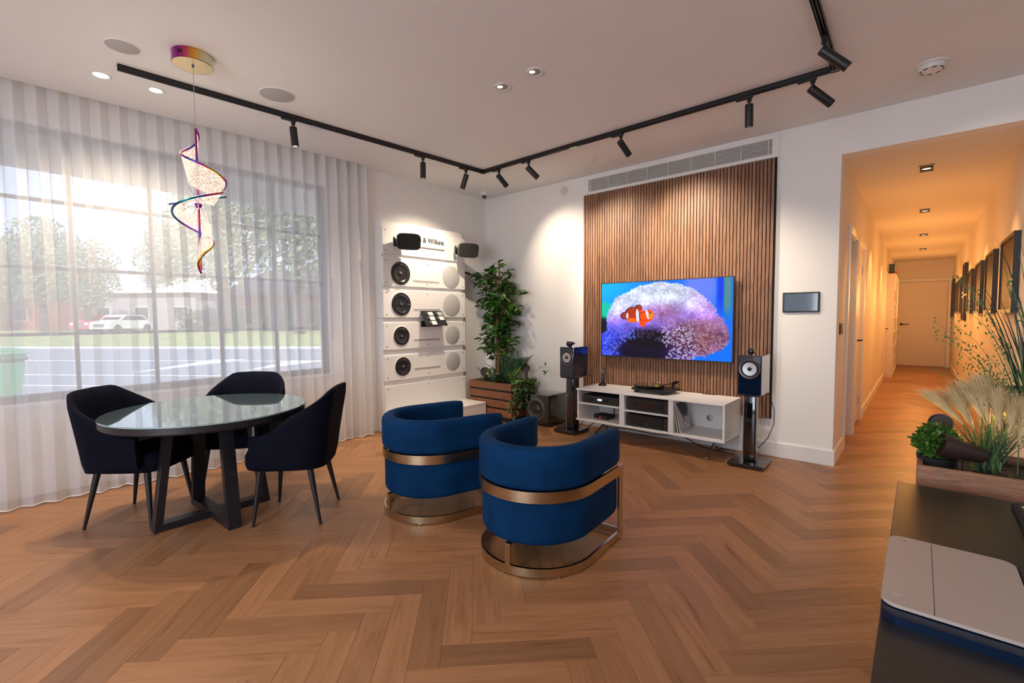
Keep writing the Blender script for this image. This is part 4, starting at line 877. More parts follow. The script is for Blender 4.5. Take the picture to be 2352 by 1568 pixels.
stand_speaker(-1.095,-1.068,1,'tall black speaker stand at the right end of the white console','dark blue standmount speaker at the right end of the console, silver cone',0)
stand_speaker(-2.96,-2.915,-1,'tall black speaker stand at the left end of the white console, beside the subwoofer','dark blue standmount speaker left of the console, silver cone',0)
b=B(); b.tube([(-1.03,4.55,.67),(-.98,4.60,.60),(-.955,4.66,.46),(-.955,4.66,.34),(-.99,4.60,.22),(-1.06,4.54,.12),(-1.07,4.52,.06),(-1.03,4.38,.046)],.0035,6); b.done('speaker_cable',M['black'],cat='cable',label='black speaker cable curving down behind the right speaker',smooth=True)
b=B(); b.tube([(-2.87,4.56,.67),(-2.83,4.66,.62),(-2.86,4.70,.4),(-2.9,4.66,.15),(-2.93,4.56,.044)],.0035,6); b.done('speaker_cable',M['black'],cat='cable',label='black speaker cable hanging behind the left speaker',smooth=True)
b=B(); b.tube([(-2.9,4.66,.006),(-2.75,4.62,.12),(-2.6,4.66,.06),(-2.4,4.70,.07),(-2.1,4.72,.05),(-1.8,4.70,.09),(-1.6,4.68,.02),(-1.4,4.66,.008),(-1.12,4.66,.006)],.005,6); b.done('power_cable',M['black'],cat='cable',label='black cable sagging under the white console along the wall',smooth=True)
b=B(); b.tube([(-2.78,4.6,.17),(-2.70,4.62,.10),(-2.62,4.66,.12),(-2.5,4.7,.15)],.004,6); b.done('power_cable',M['black'],cat='cable',label='short black cable looping under the left end of the console',smooth=True)
# ---------------------------------------------------------------- console
cx0,cx1,cy0,cy1,cz0,cz1=-2.808,-1.272,4.32,4.80,.178,.527
t=thing('media_console','low white media console with open compartments under the television','console',(0,0,0))
tk=.018
B().bb(cx0-.012,cx1+.002,cy0-.006,cy1,cz1-tk,cz1,.002,1).done('top',M['white'],t); B().bb(cx0-.012,cx1+.002,cy0-.006,cy1,cz0,cz0+tk,.002,1).done('bottom',M['white'],t)
B().bb(cx0,cx0+tk,cy0,cy1,cz0+tk,cz1-tk).done('side',M['white'],t); B().bb(cx1-tk,cx1,cy0,cy1,cz0+tk,cz1-tk).done('side',M['white'],t)
for x0,x1 in ((-2.300,-2.245),(-1.785,-1.738)): B().bb(x0,x1,cy0,cy1-.02,cz0+tk,cz1-tk).done('divider',M['white'],t)
B().bb(cx0+tk,-2.300,cy0+.003,cy1-.02,.362,.376).done('shelf',M['white'],t); B().bb(-2.245,-1.785,cy0+.003,cy1-.02,.345,.359).done('shelf',M['white'],t)
# back panel with a round cable hole in the right bay
b=B(); b.bb(-2.245,-1.785,cy1-.02,cy1-.008,cz0+tk,cz1-tk); b.bb(-2.55,-2.30,cy1-.02,cy1-.008,.376,cz1-tk); b.bb(cx0+tk,-2.62,cy1-.02,cy1-.008,cz0+tk,cz1-tk)
hx,hz,hr=-1.548,.293,.031; X0,X1,Z0,Z1=-1.738,cx1-tk,cz0+tk,cz1-tk; ring=[];outer=[]
for i in range(32):
    a=2*PI*i/32; c,s=math.cos(a),math.sin(a); k=min((X1-hx)/c if c>1e-6 else ((X0-hx)/c if c<-1e-6 else 9),(Z1-hz)/s if s>1e-6 else ((Z0-hz)/s if s<-1e-6 else 9)); outer.append((hx+c*k,hz+s*k)); ring.append((hx+hr*c,hz+hr*s))
y_=cy1-.02
for i in range(32):
    j=(i+1)%32; b.face([(ring[i][0],y_,ring[i][1]),(outer[i][0],y_,outer[i][1]),(outer[j][0],y_,outer[j][1]),(ring[j][0],y_,ring[j][1])]); b.face([(ring[i][0],y_,ring[i][1]),(ring[j][0],y_,ring[j][1]),(ring[j][0],y_+.012,ring[j][1]),(ring[i][0],y_+.012,ring[i][1])])
b.done('back_panel',M['white'],t)
B().lathe([(hr,.001),(hr+.006,.002),(hr+.007,0)],TR(hx,y_,hz)@RX(PI/2),32).done('grommet',M['trim'],t,smooth=True)
B().bb(-1.62,-1.50,4.755,4.785,cz1,cz1+.002).done('cable_flap',M['steel'],t)
for x in (-2.62,-1.43):
    b=B(); b.bb(x-.02,x+.02,4.38,4.74,cz0-.012,cz0); b.box((x,4.56,cz0-.05),(.012,.05,.09)); 
    for s,yy_ in ((-1,4.335),(1,4.70)): b.tube([(x,4.56,.11),(x,yy_,.014)],.011,4); b.bb(x-.012,x+.012,yy_-.012,yy_+.012,.002,.02,.003,1)
    b.done('leg',M['steel'],t)
def amp(name,label,x0,x1,y0,z0,z1,kind,d=.30):
    t=thing(name,label,'amplifier',((x0+x1)/2,y0,z0)); w=(x1-x0)/2; h=z1-z0
    B().bb(-w,w,.012,d,.008,h,.003,1).done('chassis',M['blackmatte'],t)
    for sx in (-w+.04,w-.04):
        for sy in (.05,d-.05): B().cyl((sx,sy,0),(sx,sy,.009),.015,n=12).done('foot',M['rubber'],t)
    if kind==0:
        B().bb(-w,w,0,.012,.004,h,.002,1).done('front_plate',mat('anthracite_plate',(.028,.028,.032),.4),t)
        B().bb(-.028,.022,-.002,.002,h*.42,h*.66).done('display',M['led'],t)
        for kx in (-.11,.075): B().cyl((kx,0,h*.5),(kx,-.014,h*.5),.019,n=24).done('knob',M['black'],t,smooth=True,ang=30)
        for kx in (-.155,.155): B().cyl((kx,0,h*.45),(kx,-.006,h*.45),.008,n=14).done('button',M['black'],t)
    else:
        B().bb(-w+.045,w-.045,0,.014,.008,h-.006,.003,1).done('front_plate',mat('satin_black_plate',(.02,.02,.023),.35),t)
        for s in (-1,1): B().bb(s*w-(.045 if s>0 else 0),s*w+(0 if s>0 else .045),.006,.014,.006,h-.004,.006,2).done('side_cheek',mat('fluted_cheek',(.035,.03,.03),.35),t); B().cyl((s*(w-.022),.006,h*.45),(s*(w-.022),.001,h*.45),.004,n=10).done('jack',M['steel'],t)
        if kind==1: B().bb(-.062,.062,-.001,.003,h*.25,h*.78).done('display',M['lens'],t); [B().cyl((s*.125,0,h*.5),(s*.125,-.012,h*.5),.021,n=24).done('knob',M['black'],t,smooth=True,ang=30) for s in (-1,1)]
        else:
            B().lathe([(.026,0),(.026,.004),(.020,.002),(0,.002)],TR(0,-.0,h*.55)@RX(PI/2),28).done('meter',M['lens'],t,smooth=True); B().cyl((0,-.003,h*.55),(0,-.004,h*.55),.004,n=8).done('indicator',M['gold'],t)
            for kx in (-.14,-.08,-.04,.04,.08,.14): B().cyl((kx,0,h*.28),(kx,-.012,h*.28),.013 if abs(kx)>.1 else .009,n=18).done('knob',M['black'],t,smooth=True,ang=30)
    return t
amp('streaming_amplifier','slim black amplifier with a small blue display, upper left bay of the console',-2.755,-2.325,4.345,.376,.460,0)
amp('network_receiver','black receiver with a dark display window, upper middle bay of the console',-2.232,-1.798,4.345,.359,.487,1)
amp('stereo_amplifier','black amplifier with a round meter and small knobs, lower middle bay of the console',-2.232,-1.798,4.345,.196,.318,2)
t=thing('set_top_box','small flat black box with a red light, lower left bay of the console','media box',(-2.575,4.50,.196),rz=-.12)
B().bb(-.09,.09,-.075,.075,.003,.045,.008,2).done('case',M['blackmatte'],t,smooth=True,ang=40); B().bb(-.006,.006,-.077,-.0755,.014,.024).done('status_light',M['redled'],t); B().cyl((.05,.06,.003),(.05,.06,.0),.01).done('foot',M['rubber'],t)
t=thing('power_plug','black power plug and tangled leads in the lower left bay of the console','plug',(-2.44,4.76,.28))
B().bb(-.03,.02,-.05,.0,-.035,.035,.01,2).done('plug_body',M['black'],t)
B().tube([(0,-.05,0),(.02,-.09,-.03),(.06,-.10,-.07),(.10,-.08,-.08)],.004,6).tube([(-.05,-.02,.03),(-.10,-.01,0),(-.07,-.05,-.03),(0,-.08,-.05)],.003,6).done('lead',M['black'],t,smooth=True)
B().tube([(-.06,-.03,-.02),(-.02,-.12,-.055),(.03,-.16,-.07),(.10,-.15,-.075)],.003,6).done('network_lead',mat('blue_lead',(.02,.18,.6),.4),t,smooth=True)
# record sleeves leaning
for k,(dx,lab) in enumerate(((0,'record sleeve with a dark painted shape on pale grey, front of those leaning in the console'.replace('a dark painted shape on ','dark print on ')),(-.022,'plain pale record sleeve leaning behind the printed one in the console'))):
    t=thing('record_sleeve',lab,'record sleeve',(-1.672+dx,4.345,.197),rot=(0,-.20,0),group='record sleeves')
    B().bb(-.006,0,0,.30,0,.298,.001,1).done('sleeve',mat('sleeve_card',(.62,.60,.59),.6),t)
    if k==0:
        b=B(); Q=Matrix(((0,0,1,0),(1,0,0,0),(0,1,0,0),(0,0,0,1)))
        b.prism([(.03,.285),(.25,.285),(.27,.20),(.23,.13),(.17,.155),(.13,.12),(.10,.17),(.06,.23)],.0005,.001,Q); b.done('printed_shape',mat('slate_print',(.06,.065,.075),.7),t)
        b=B()
        for a0,a1 in (((.02,.02),(.28,.02)),((.28,.02),(.28,.28)),((.13,.12),(.11,.09)),((.15,.13),(.15,.09)),((.17,.15),(.19,.09)),((.02,.02),(.02,.28))):
            b.tube([(.0008,a0[0],a0[1]),(.0008,a1[0],a1[1])],.0015,4)
        b.done('printed_line',M['ink'],t)
# turntable
t=thing('turntable','black turntable with a smoked platter and low tonearm on the console','turntable',(-2.03,4.56,cz1))
B().prism([(-.20,-.115),(.02,-.145),(.17,-.135),(.215,.02),(.22,.13),(.12,.155),(-.10,.14),(-.205,.03)],.028,.048).done('plinth',M['black'],t)
B().lathe([(0,.052),(.085,.052),(.085,.060),(.146,.060),(.150,.064),(.150,.072),(.146,.075),(0,.075)],TR(-.055,.0,0),56).done('platter',M['platter'],t,smooth=True,ang=30)
B().lathe([(0,.0755),(.147,.0755),(.147,.078),(.05,.0785),(0,.0785)],TR(-.055,0,0),56).done('record',M['blackgloss'],t,smooth=True)
B().cyl((-.055,0,.078),(-.055,0,.094),.0035,n=10).done('spindle',M['steel'],t)
for x,y in ((-.155,-.085),(.12,-.105),(.10,.12)): B().lathe([(0,0),(.021,0),(.024,.012),(.026,.024),(0,.024)],TR(x,y,0),24).lathe([(.026,.024),(.027,.030),(0,.030)],TR(x,y,0),24).done('foot',M['rubber'],t,smooth=True,ang=30)
B().cyl((.165,.075,.048),(.165,.075,.105),.016,n=20).cyl((.165,.075,.095),(.178,.118,.103),.019,n=18).done('tonearm_base',M['blackgloss'],t,smooth=True,ang=30)
B().cyl((.182,.13,.104),(.190,.155,.106),.017,n=18).done('counterweight',M['gold'],t,smooth=True,ang=30)
B().tube([(.165,.075,.100),(.13,-.03,.094),(.07,-.088,.086)],.0045,8).done('tonearm',M['black'],t,smooth=True)
B().bb(.048,.082,-.10,-.084,.079,.090).done('cartridge',M['yellow'],t); B().bb(.0,.04,.055,.066,.096,.099).done('stylus_guard',M['labelw'],t)
# cordless phone
t=thing('cordless_phone','black cordless phone upright in its charging cradle at the left of the console','phone',(-2.693,4.66,cz1),rz=.15)
B().lathe([(0,0),(.046,0),(.044,.012),(.030,.030),(.022,.034),(0,.034)],n=28).done('cradle',M['blackgloss'],t,smooth=True,ang=30)
T=TR(0,.012,.026)@RX(-.10); b=B(); b.T=T; b.bb(-.022,.022,-.011,.011,0,.172,.007,3); b.done('handset',M['black'],t,smooth=True,ang=40)
b=B(); b.T=T; b.bb(-.016,.016,-.0125,-.0108,.113,.155); b.done('screen',mat('phone_screen',(.14,.14,.17),.2),t)
for r_ in range(5):
    for c_ in range(3):
        b=B(); b.T=T; b.box(((c_-1)*.0115,-.0118,.025+r_*.017),(.008,.0015,.009),bev=.0006,seg=1); b.done('key',M['steel'] if (r_+c_)%3==0 else mat('key_plastic',(.06,.06,.07),.3) if (r_==0 and c_==0) else M['rubber'],t)
# ---------------------------------------------------------------- dining table
TX,TY=-3.527,1.02; TZ=.722; TRr=.572
t=thing('dining_table','round dark dining table with a reflective glass top and crossed frame legs','table',(TX,TY,0))
B().lathe([(0,TZ-.056),(TRr-.022,TZ-.056),(TRr-.010,TZ-.052),(TRr-.002,TZ-.044),(TRr-.002,TZ-.010),(TRr-.004,TZ-.008),(0,TZ-.008)],n=96).done('tabletop',M['tabblack'],t,smooth=True,ang=30)
g_=B().lathe([(0,TZ-.008),(TRr-.001,TZ-.008),(TRr,TZ-.006),(TRr,TZ-.002),(TRr-.002,TZ),(0,TZ)],n=96).done('glass_top',M['tglass'],t,smooth=True,ang=30)
B().lathe([(TRr+.0004,TZ-.007),(TRr+.0008,TZ-.004),(TRr+.0004,TZ-.001)],n=96).done('glass_edge',M['glassrim'],g_,smooth=True)
legw,legt=.075,.042
for k,a in enumerate((0,PI/2)):
    m=RZ(a+.03); R0,R1=.322,.235
    for s in (-1,1):
        b=B(); b.T=m; q=[(s*R0,0,0),(s*R1,0,TZ-.056)]
        v=[]
        for (x,y,z) in q: v.append([b.b.verts.new(m@Vector((x+dx,dy,z))) for dx,dy in ((-legt/2,-legw/2),(legt/2,-legw/2),(legt/2,legw/2),(-legt/2,legw/2))])
        for i in range(4): b.b.faces.new((v[0][i],v[0][(i+1)%4],v[1][(i+1)%4],v[1][i]))
        b.b.faces.new(v[0]); b.b.faces.new(v[1]); b.done('leg',M['tabblack'],t)
    zb_=0.0 if k==0 else 0.0
    for z0_,z1_,Rk in ((.001,.046,R0-.02),(TZ-.10,TZ-.057,R1)):
        for x0_,x1_ in ([(-Rk,Rk)] if k==0 else [(-Rk,-legw/2),(legw/2,Rk)]):
            b=B(); b.T=m; b.bb(x0_,x1_,-legw/2,legw/2,z0_,z1_); b.done('cross_rail',M['tabblack'],t)
T=RZ(PI/2+.03); b=B(); b.T=T; b.bb(.235,.25,-.0385,-.0375,.46,.60); b.done('sticker',M['labelw'],t)
# ---------------------------------------------------------------- dining chairs (local +x = the way the chair faces)
def make_chair(label,loc,rz,grp):
    t=thing('dining_chair',label,'chair',loc,rz,grp)
    # wrap-around shell: tall back, wings sloping to the arm fronts
    N=40; out=B(); hw=.272; rc=.16; xb=-.222; xf=.185; path=[]
    segs=[]
    def P(s):   # s in [0,1] right arm front -> back -> left arm front
        Ls=xf-(xb+rc); Lb=2*(hw-rc); La=PI/2*rc; tot=2*Ls+Lb+2*La; d=s*tot
        if d<Ls: return Vector((xf-d,-hw,0)),Vector((0,-1,0))
        d-=Ls
        if d<La: a=d/rc; return Vector((xb+rc-rc*math.sin(a),-hw+rc-rc*math.cos(a),0)),Vector((-math.sin(a),-math.cos(a),0))
        d-=La
        if d<Lb: return Vector((xb,-hw+rc+d,0)),Vector((-1,0,0))
        d-=Lb
        if d<La: a=d/rc; return Vector((xb+rc-rc*math.cos(a),hw-rc+rc*math.sin(a),0)),Vector((-math.cos(a),math.sin(a),0))
        d-=La; return Vector((xb+rc+d,hw,0)),Vector((0,1,0))
    rings=[]; th=.042
    for i in range(N+1):
        s=i/N; p,nr=P(s); u=abs(s-.5)*2
        top=.86-.02*u if u<.30 else .854-(.854-.600)*min(1,((u-.30)/.52))**.92
        if u>.82: top=.600-.02*(u-.82)/.18
        top-=.009*math.exp(-((u-.30)/.04)**2)
        bot=.395-.055*(1-u)
        lean=.078*max(0,-nr.x)**.7 if nr.x<0 else 0
        fl=.035*abs(nr.y)
        rg=[]
        K=9
        zs=[bot+(top-bot)*k/(K-1) for k in range(K)]
        def pos(z,off):
            f=(z-bot)/(.86-bot); return p+nr*(off+fl*f)+Vector((-lean*f**1.15,0,0))+Vector((0,0,z))
        for k,z in enumerate(zs): rg.append(pos(z,(0 if 0<k<K-1 else -.008)))
        rg.append(pos(top+.006,-th*.5))
        ribs=.006*math.cos(2*PI*s*17) if u<.62 else 0
        for k,z in enumerate(zs[::-1]): rg.append(pos(z,-th+(.008 if k in(0,K-1) else 0)+(ribs if 0<k<K-1 and z>.46 else 0)))
        rings.append([out.b.verts.new(v) for v in rg])
    k=len(rings[0])
    for A1,C1 in zip(rings,rings[1:]):
        for j in range(k): out.b.faces.new((A1[j],A1[(j+1)%k],C1[(j+1)%k],C1[j]))
    out.b.faces.new(rings[0][::-1]); out.b.faces.new(rings[-1])
    out.done('backrest',M['navy'],t,smooth=True,ang=60)
    # seat cushion
    b=B(); pl=[]
    for i in range(48):
        a=2*PI*i/48; c,s=math.cos(a),math.sin(a); kx=(abs(c)**4+abs(s)**4)**(-.25); pl.append((.03+.245*c*kx,.235*s*kx))
    lay=[(.352,.90),(.36,.97),(.385,1.0),(.44,1.0),(.465,.96),(.475,.85),(.478,.5)]; rg=[]
    for z,sc in lay: rg.append([b.b.verts.new((.03+(x-.03)*sc,y*sc,z)) for x,y in pl])
    for A1,C1 in zip(rg,rg[1:]):
        for i in range(48): b.b.faces.new((A1[i],A1[(i+1)%48],C1[(i+1)%48],C1[i]))
    b.b.faces.new(rg[0][::-1]); b.b.faces.new(rg[-1]); b.done('seat',M['navy'],t,smooth=True,ang=60)
    for sx,sy in ((1,1),(1,-1),(-1,1),(-1,-1)):
        B().cyl((sx*.205,sy*.205,.004),((sx*.135 if sx<0 else .165),sy*.165,.365),.009,.020,n=18).cyl((sx*.206,sy*.206,0),(sx*.205,sy*.205,.006),.010,n=14).done('leg',M['black'],t,smooth=True,ang=50)
    return t
GC='navy velvet dining chairs round the table'
c1=make_chair('navy velvet dining chair left of the table, its ribbed back against the curtain',(-3.885,.70,0),math.radians(43),GC)
dup(c1,'navy velvet dining chair right of the table, nearest the blue armchairs',(-3.13,1.40,0),math.radians(226),GC)
dup(c1,'navy velvet dining chair on the window side, only its back rising above the table',(-3.995,1.36,0),math.radians(-43),GC)
# ---------------------------------------------------------------- barrel armchairs (local +x = open front)
def make_arm(label,loc,rz,grp):
    t=thing('barrel_armchair',label,'armchair',loc,rz,grp)
    Rr,ln=.325,.395
    def U(r,l,n=40): 
        pts=[Vector((l*k/6,-r,0)) for k in range(6,0,-1)]+[Vector((-r*math.sin(PI*i/n)*1.0,-r*math.cos(PI*i/n),0)) for i in range(n+1)]+[Vector((l*k/6,r,0)) for k in range(1,7)]
        return pts
    # upper shell: rounded padded band
    def padded(r,l,th,z0,z1,rr,name,endround=True):
        P_=U(r-th/2,l); n=len(P_); b=B()
        def sec(i):
            e=min(i,n-1-i); k=1.0
            if e==0: k=.55
            elif e==1: k=.93
            pts=[]; w=th/2*k; h=(z1-z0)/2*(.93 if e==0 else .99 if e==1 else 1); c=(z0+z1)/2; q=min(rr,w)
            for cx_,cz_,a0 in ((w-q,h-q,0),(-(w-q),h-q,PI/2),(-(w-q),-(h-q),PI),(w-q,-(h-q),1.5*PI)):
                for j in range(5): a=a0+j*PI/8; pts.append((cx_+q*math.cos(a),c+cz_+q*math.sin(a)))
            return pts
        b.sweep([p for p in P_],sec); return b.done(name,M['velvet'],t,smooth=True,ang=75)
    padded(Rr+.010,ln-.012,.092,.443,.658,.036,'backrest')
    padded(Rr-.006,ln-.02,.080,.158,.392,.03,'lower_body')
    # seat
    b=B(); r=Rr-.085; poly=[(ln-.02,-r)]+[(-r*math.sin(PI*i/24),-r*math.cos(PI*i/24)) for i in range(25)]+[(ln-.02,r)]
    b.prism(poly,.17,.36); b.done('seat_base',M['velvet'],t)
    b=B(); b.prism([(x*.985,y*.985) for x,y in poly],.362,.44); bmesh.ops.bevel(b.b,geom=[e for e in b.b.edges],offset=.02,segments=3,affect='EDGES'); b.done('seat_cushion',M['velvet'],t,smooth=True,ang=60)
    def band(r,l,z0,z1,th,name,closed=False):
        P_=U(r,l)
        if closed: P_=P_+[Vector((l,r*(1-2*k/8),0)) for k in range(1,8)]
        b=B(); b.sweep(P_,[(-th/2,z0),(th/2,z0),(th/2,z1),(-th/2,z1)],closed=closed); return b.done(name,M['brass'],t,smooth=True,ang=35)
    band(Rr+.003,ln,.386,.444,.012,'brass_band'); band(Rr-.003,ln,.008,.052,.014,'base_ring',True)
    for s in (-1,1): B().bb(ln-.05,ln,s*(Rr)-.007,s*(Rr)+.007,.05,.388,.001,1).done('front_post',M['brass'],t)
    for ang_ in (PI+.07,):
        c,s=math.cos(ang_),math.sin(ang_); b=B(); b.T=TR(c*(Rr-.004),s*(Rr-.004),.10)@RZ(ang_); b.box((0,0,0),(.014,.034,.115),bev=.001,seg=1); b.box((-.02,0,.055),(.05,.034,.008)); b.done('rear_post',M['brass'],t)
    for ang_ in (PI+.9,PI-.9,PI,.9,-.9):
        c,s=(math.cos(ang_),math.sin(ang_)); x,y=(c*Rr,s*Rr) if c<0 else (ln-.02,math.copysign(Rr-.02,s)); B().cyl((x,y,0),(x,y,.009),.008,n=12).done('foot',M['steel'],t)
    return t
GA='blue velvet barrel armchairs facing the television'
a1=make_arm('blue velvet barrel armchair with brass bands, the nearer and right hand of the two',(-1.596,2.064,0),1.642,GA)
dup(a1,'blue velvet barrel armchair with brass bands, the farther and left hand of the two',(-2.538,2.07,0),1.301,GA)
# ---------------------------------------------------------------- hall fittings
for k,(y,nm) in enumerate(((5.82,'nearest the room'),(8.16,'second from the room'),(10.62,'third from the room'),(12.93,'nearest the end door'))):
    t=thing('hall_downlight','square black recessed hall downlight, %s'%nm,'ceiling light',(.005,y,ZH),group='square downlights along the hall')
    b=B(); s=.062 if 0 else .055; sy=.135
    b.bb(-s,s,-sy,-sy+.012,-.004,.0); b.bb(-s,s,sy-.012,sy,-.004,0); b.bb(-s,-s+.008,-sy,sy,-.004,0); b.bb(s-.008,s,-sy,sy,-.004,0); b.done('frame',M['black'],t)
    B().bb(-s+.006,s-.006,-sy+.01,sy-.01,-.0015,-.0005).done('box',M['blackmatte'],t)
    B().lathe([(0,-.006),(.030,-.006),(.036,-.002)],TR(0,0,0),24).done('lamp',M['glowamber'],t)
    B().lathe([(.034,-.002),(.040,-.009),(.044,-.002)],n=28).done('gimbal',M['black'],t,smooth=True)
    for sx in (-1,1): light('hall_beam','SPOT',(.005,y,ZH-.03),(.005+sx*.56,y,1.25),50 if k else 34,AMBER,.03,ang=62,blend=.7)
    light('hall_fill','POINT',(.005,y+1,1.6),(0,0,0),16 if k else 10,AMBER,.3)
PT=.042
def frame(y0,y1,z0,z1,label):
    t=thing('picture_frame',label,'picture',(XR,0,0),group='black framed pictures along the hall wall'); f=.03
    b=B(); b.bb(-PT,0,y0,y0+f,z0,z1); b.bb(-PT,0,y1-f,y1,z0,z1); b.bb(-PT,0,y0+f,y1-f,z0,z0+f); b.bb(-PT,0,y0+f,y1-f,z1-f,z1); b.done('frame',M['black'],t)
    B().bb(-PT+.012,-.004,y0+f,y1-f,z0+f,z1-f).done('print',M['photo'],t)
names=['nearest and largest looking black framed picture on the hall wall','second black framed picture along the hall wall','third black framed picture along the hall wall','fourth black framed picture along the hall wall']
for (y0,y1),nm in zip(((5.45,6.28),(6.84,7.62),(8.16,8.93),(9.58,10.3)),names): frame(y0,y1,1.318,1.968,nm)
frame(10.92,11.5,1.66,2.17,'upper of the two stacked black pictures on the hall wall'); frame(10.92,11.5,1.20,1.62,'lower of the two stacked black pictures on the hall wall')
frame(12.05,12.75,1.33,1.975,'black framed picture just beyond the stacked pair in the hall'); frame(13.05,13.75,1.33,1.965,'last but one black framed picture towards the end door'); frame(14.75,15.3,1.23,2.12,'tall black framed picture beside the end door')
t=thing('bookcase','narrow tall white bookcase standing in the hall before the end door','bookcase',(0,0,0))
bx0,bx1,by0,by1,bz=XL,-.405,12.86,14.75,2.15
B().bb(bx0,bx1,by0-.38,by0-.36,0,bz).done('side',M['door'],t); B().bb(bx0,bx1,by1-.02,by1,0,bz).done('side',M['door'],t); B().bb(bx0,bx1,by0-.36,by1-.02,bz-.02,bz).done('top',M['door'],t); B().bb(bx0,bx0+.01,by0-.36,by1-.02,0,bz-.02).done('back',M['door'],t)
for i in range(7): B().bb(bx0+.01,bx1,by0-.36,by1-.02,.02+i*.30,.04+i*.30).done('shelf',M['door'],t)
for yv in (13.1,13.7,14.3): B().bb(bx0+.01,bx1,yv,yv+.018,.04,bz-.02).done('upright',M['door'],t)
rd=random.Random(3); cols=[(.25,.05,.04),(.05,.08,.12),(.5,.42,.3),(.08,.08,.08),(.35,.25,.12)]
bm_=[mat('book_cloth',c,.7) for c in cols]; nb=0
for sh in range(1,6):
    for y in (12.6,12.95,13.25,13.5,13.85,14.1,14.4):
        if rd.random()<.6:
            h_=rd.uniform(.16,.24); o=B().bb(bx0+.02,bx1-.012,y,y+rd.uniform(.03,.06),.04+sh*.30,.04+sh*.30+h_).done('book',bm_[nb%5],cat='book',label='small book standing on a bookcase shelf at the end of the hall',group='books on the hall bookcase'); nb+=1
for y,hh,ww,nm,lb,mm in ((12.53,.20,.03,'book','dark book standing on top of the hall bookcase',bm_[1]),(12.60,.17,.03,'book','pale book standing on top of the hall bookcase beside the dark one',bm_[2])):
    B().bb(bx0+.02,bx1-.02,y,y+ww,bz,bz+hh).done(nm,mm,cat='book',label=lb)
t=thing('figurine','small pale figurine standing on top of the hall bookcase','ornament',(-.46,12.72,bz)); B().lathe([(0,0),(.03,0),(.024,.03),(.034,.07),(.02,.10),(.026,.125),(.018,.15),(0,.155)],n=16).done('body',mat('pale_clay',(.6,.5,.42),.6),t,smooth=True)
t=thing('ornament_bowl','small red bowl on top of the hall bookcase','ornament',(-.44,12.95,bz)); B().lathe([(0,0),(.02,0),(.05,.05),(.055,.075),(.048,.07),(0,.015)],n=18).done('bowl',mat('red_glaze',(.4,.03,.02),.3),t,smooth=True)
# ---------------------------------------------------------------- right planter and its plants
planter('long pale timber planter box beside the dark cabinet at the right edge',.008,1.30,2.335,2.72,.74,.128,.105,5,M['planter2'])
def tuft(label,loc,n,h,spread,seed,m,m2,name='grass_plant',w0=.004,bend=.3):
    rd=random.Random(seed); t=thing(name,label,'plant',loc)
    for k in range(n):
        a=rd.uniform(0,2*PI); hh=h*rd.uniform(.55,1); sp=spread*rd.uniform(.1,1); d=Vector((math.cos(a),math.sin(a)*.6,0)); b=B(); L=[];Rt=[]; sd=d.cross(Vector((0,0,1))).normalized(); sd=Vector((rd.uniform(-1,1),rd.uniform(-.4,.4),0)).normalized()
        base=Vector((rd.uniform(-.03,.03),rd.uniform(-.02,.02),0))
        for i in range(8):
            q=i/7; p=base+d*sp*(q**1.6)+Vector((0,0,hh*(q-bend*.3*q**3))); wd=w0*(1-q)**.6*(.6+.4*math.sin(PI*min(1,q*2))); L.append(p-sd*wd); Rt.append(p+sd*wd)
        va=[b.b.verts.new(p) for p in L]; vb=[b.b.verts.new(p) for p in Rt]
        for i in range(7): b.b.faces.new((va[i],va[i+1],vb[i+1],vb[i]))
        b.done('blade',m if rd.random()<.6 else m2,t)
    return t
RZt=.71
tuft('tall green reed grass rising from the right planter in front of the hall wall',(.34,2.50,RZt),60,.98,.22,2,M['grassb'],M['grassd'],w0=.0085)
tuft('dark grassy blades at the far right of the planter',(.46,2.46,RZt),40,.62,.22,5,M['grassd'],M['grassb'],w0=.006)
tuft('fine low grass in the middle of the right planter, behind the brown spotlight',(.215,2.50,RZt),170,.30,.20,9,M['grassb'],M['grassd'],w0=.0022)
# broad flat leaf bases
t=thing('seeding_sprays','thin arching sprays with tiny green buds leaning left out of the right planter','plant',(.33,2.50,RZt))
rd=random.Random(15); b2=B()
for k in range(15):
    a=PI+rd.uniform(-.9,.5) if k<11 else rd.uniform(-.6,.8); l=rd.uniform(.10,.36); hh=rd.uniform(.42,.98)*(1 if k<9 else .7); d=Vector((math.cos(a),math.sin(a)*.4,0)); pts=[]
    for i in range(12): q=i/11; pts.append(Vector((rd.uniform(-.003,.003),0,0))+d*l*q**1.8+Vector((0,0,hh*(q-.12*q**4))))
    B().tube(pts,[.0018*(1-.6*i/11) for i in range(12)],4).done('stem',M['grassb'],t)
    for i in range(6,12):
        for _ in range(6): p=pts[i].lerp(pts[i-1],rd.random())+Vector((rd.uniform(-.006,.006),rd.uniform(-.006,.006),rd.uniform(-.03,.03))); b2.sph(p,.0026,(1,1,1.6),6,4)
b2.done('buds',M['grassb'],t,kind='stuff')
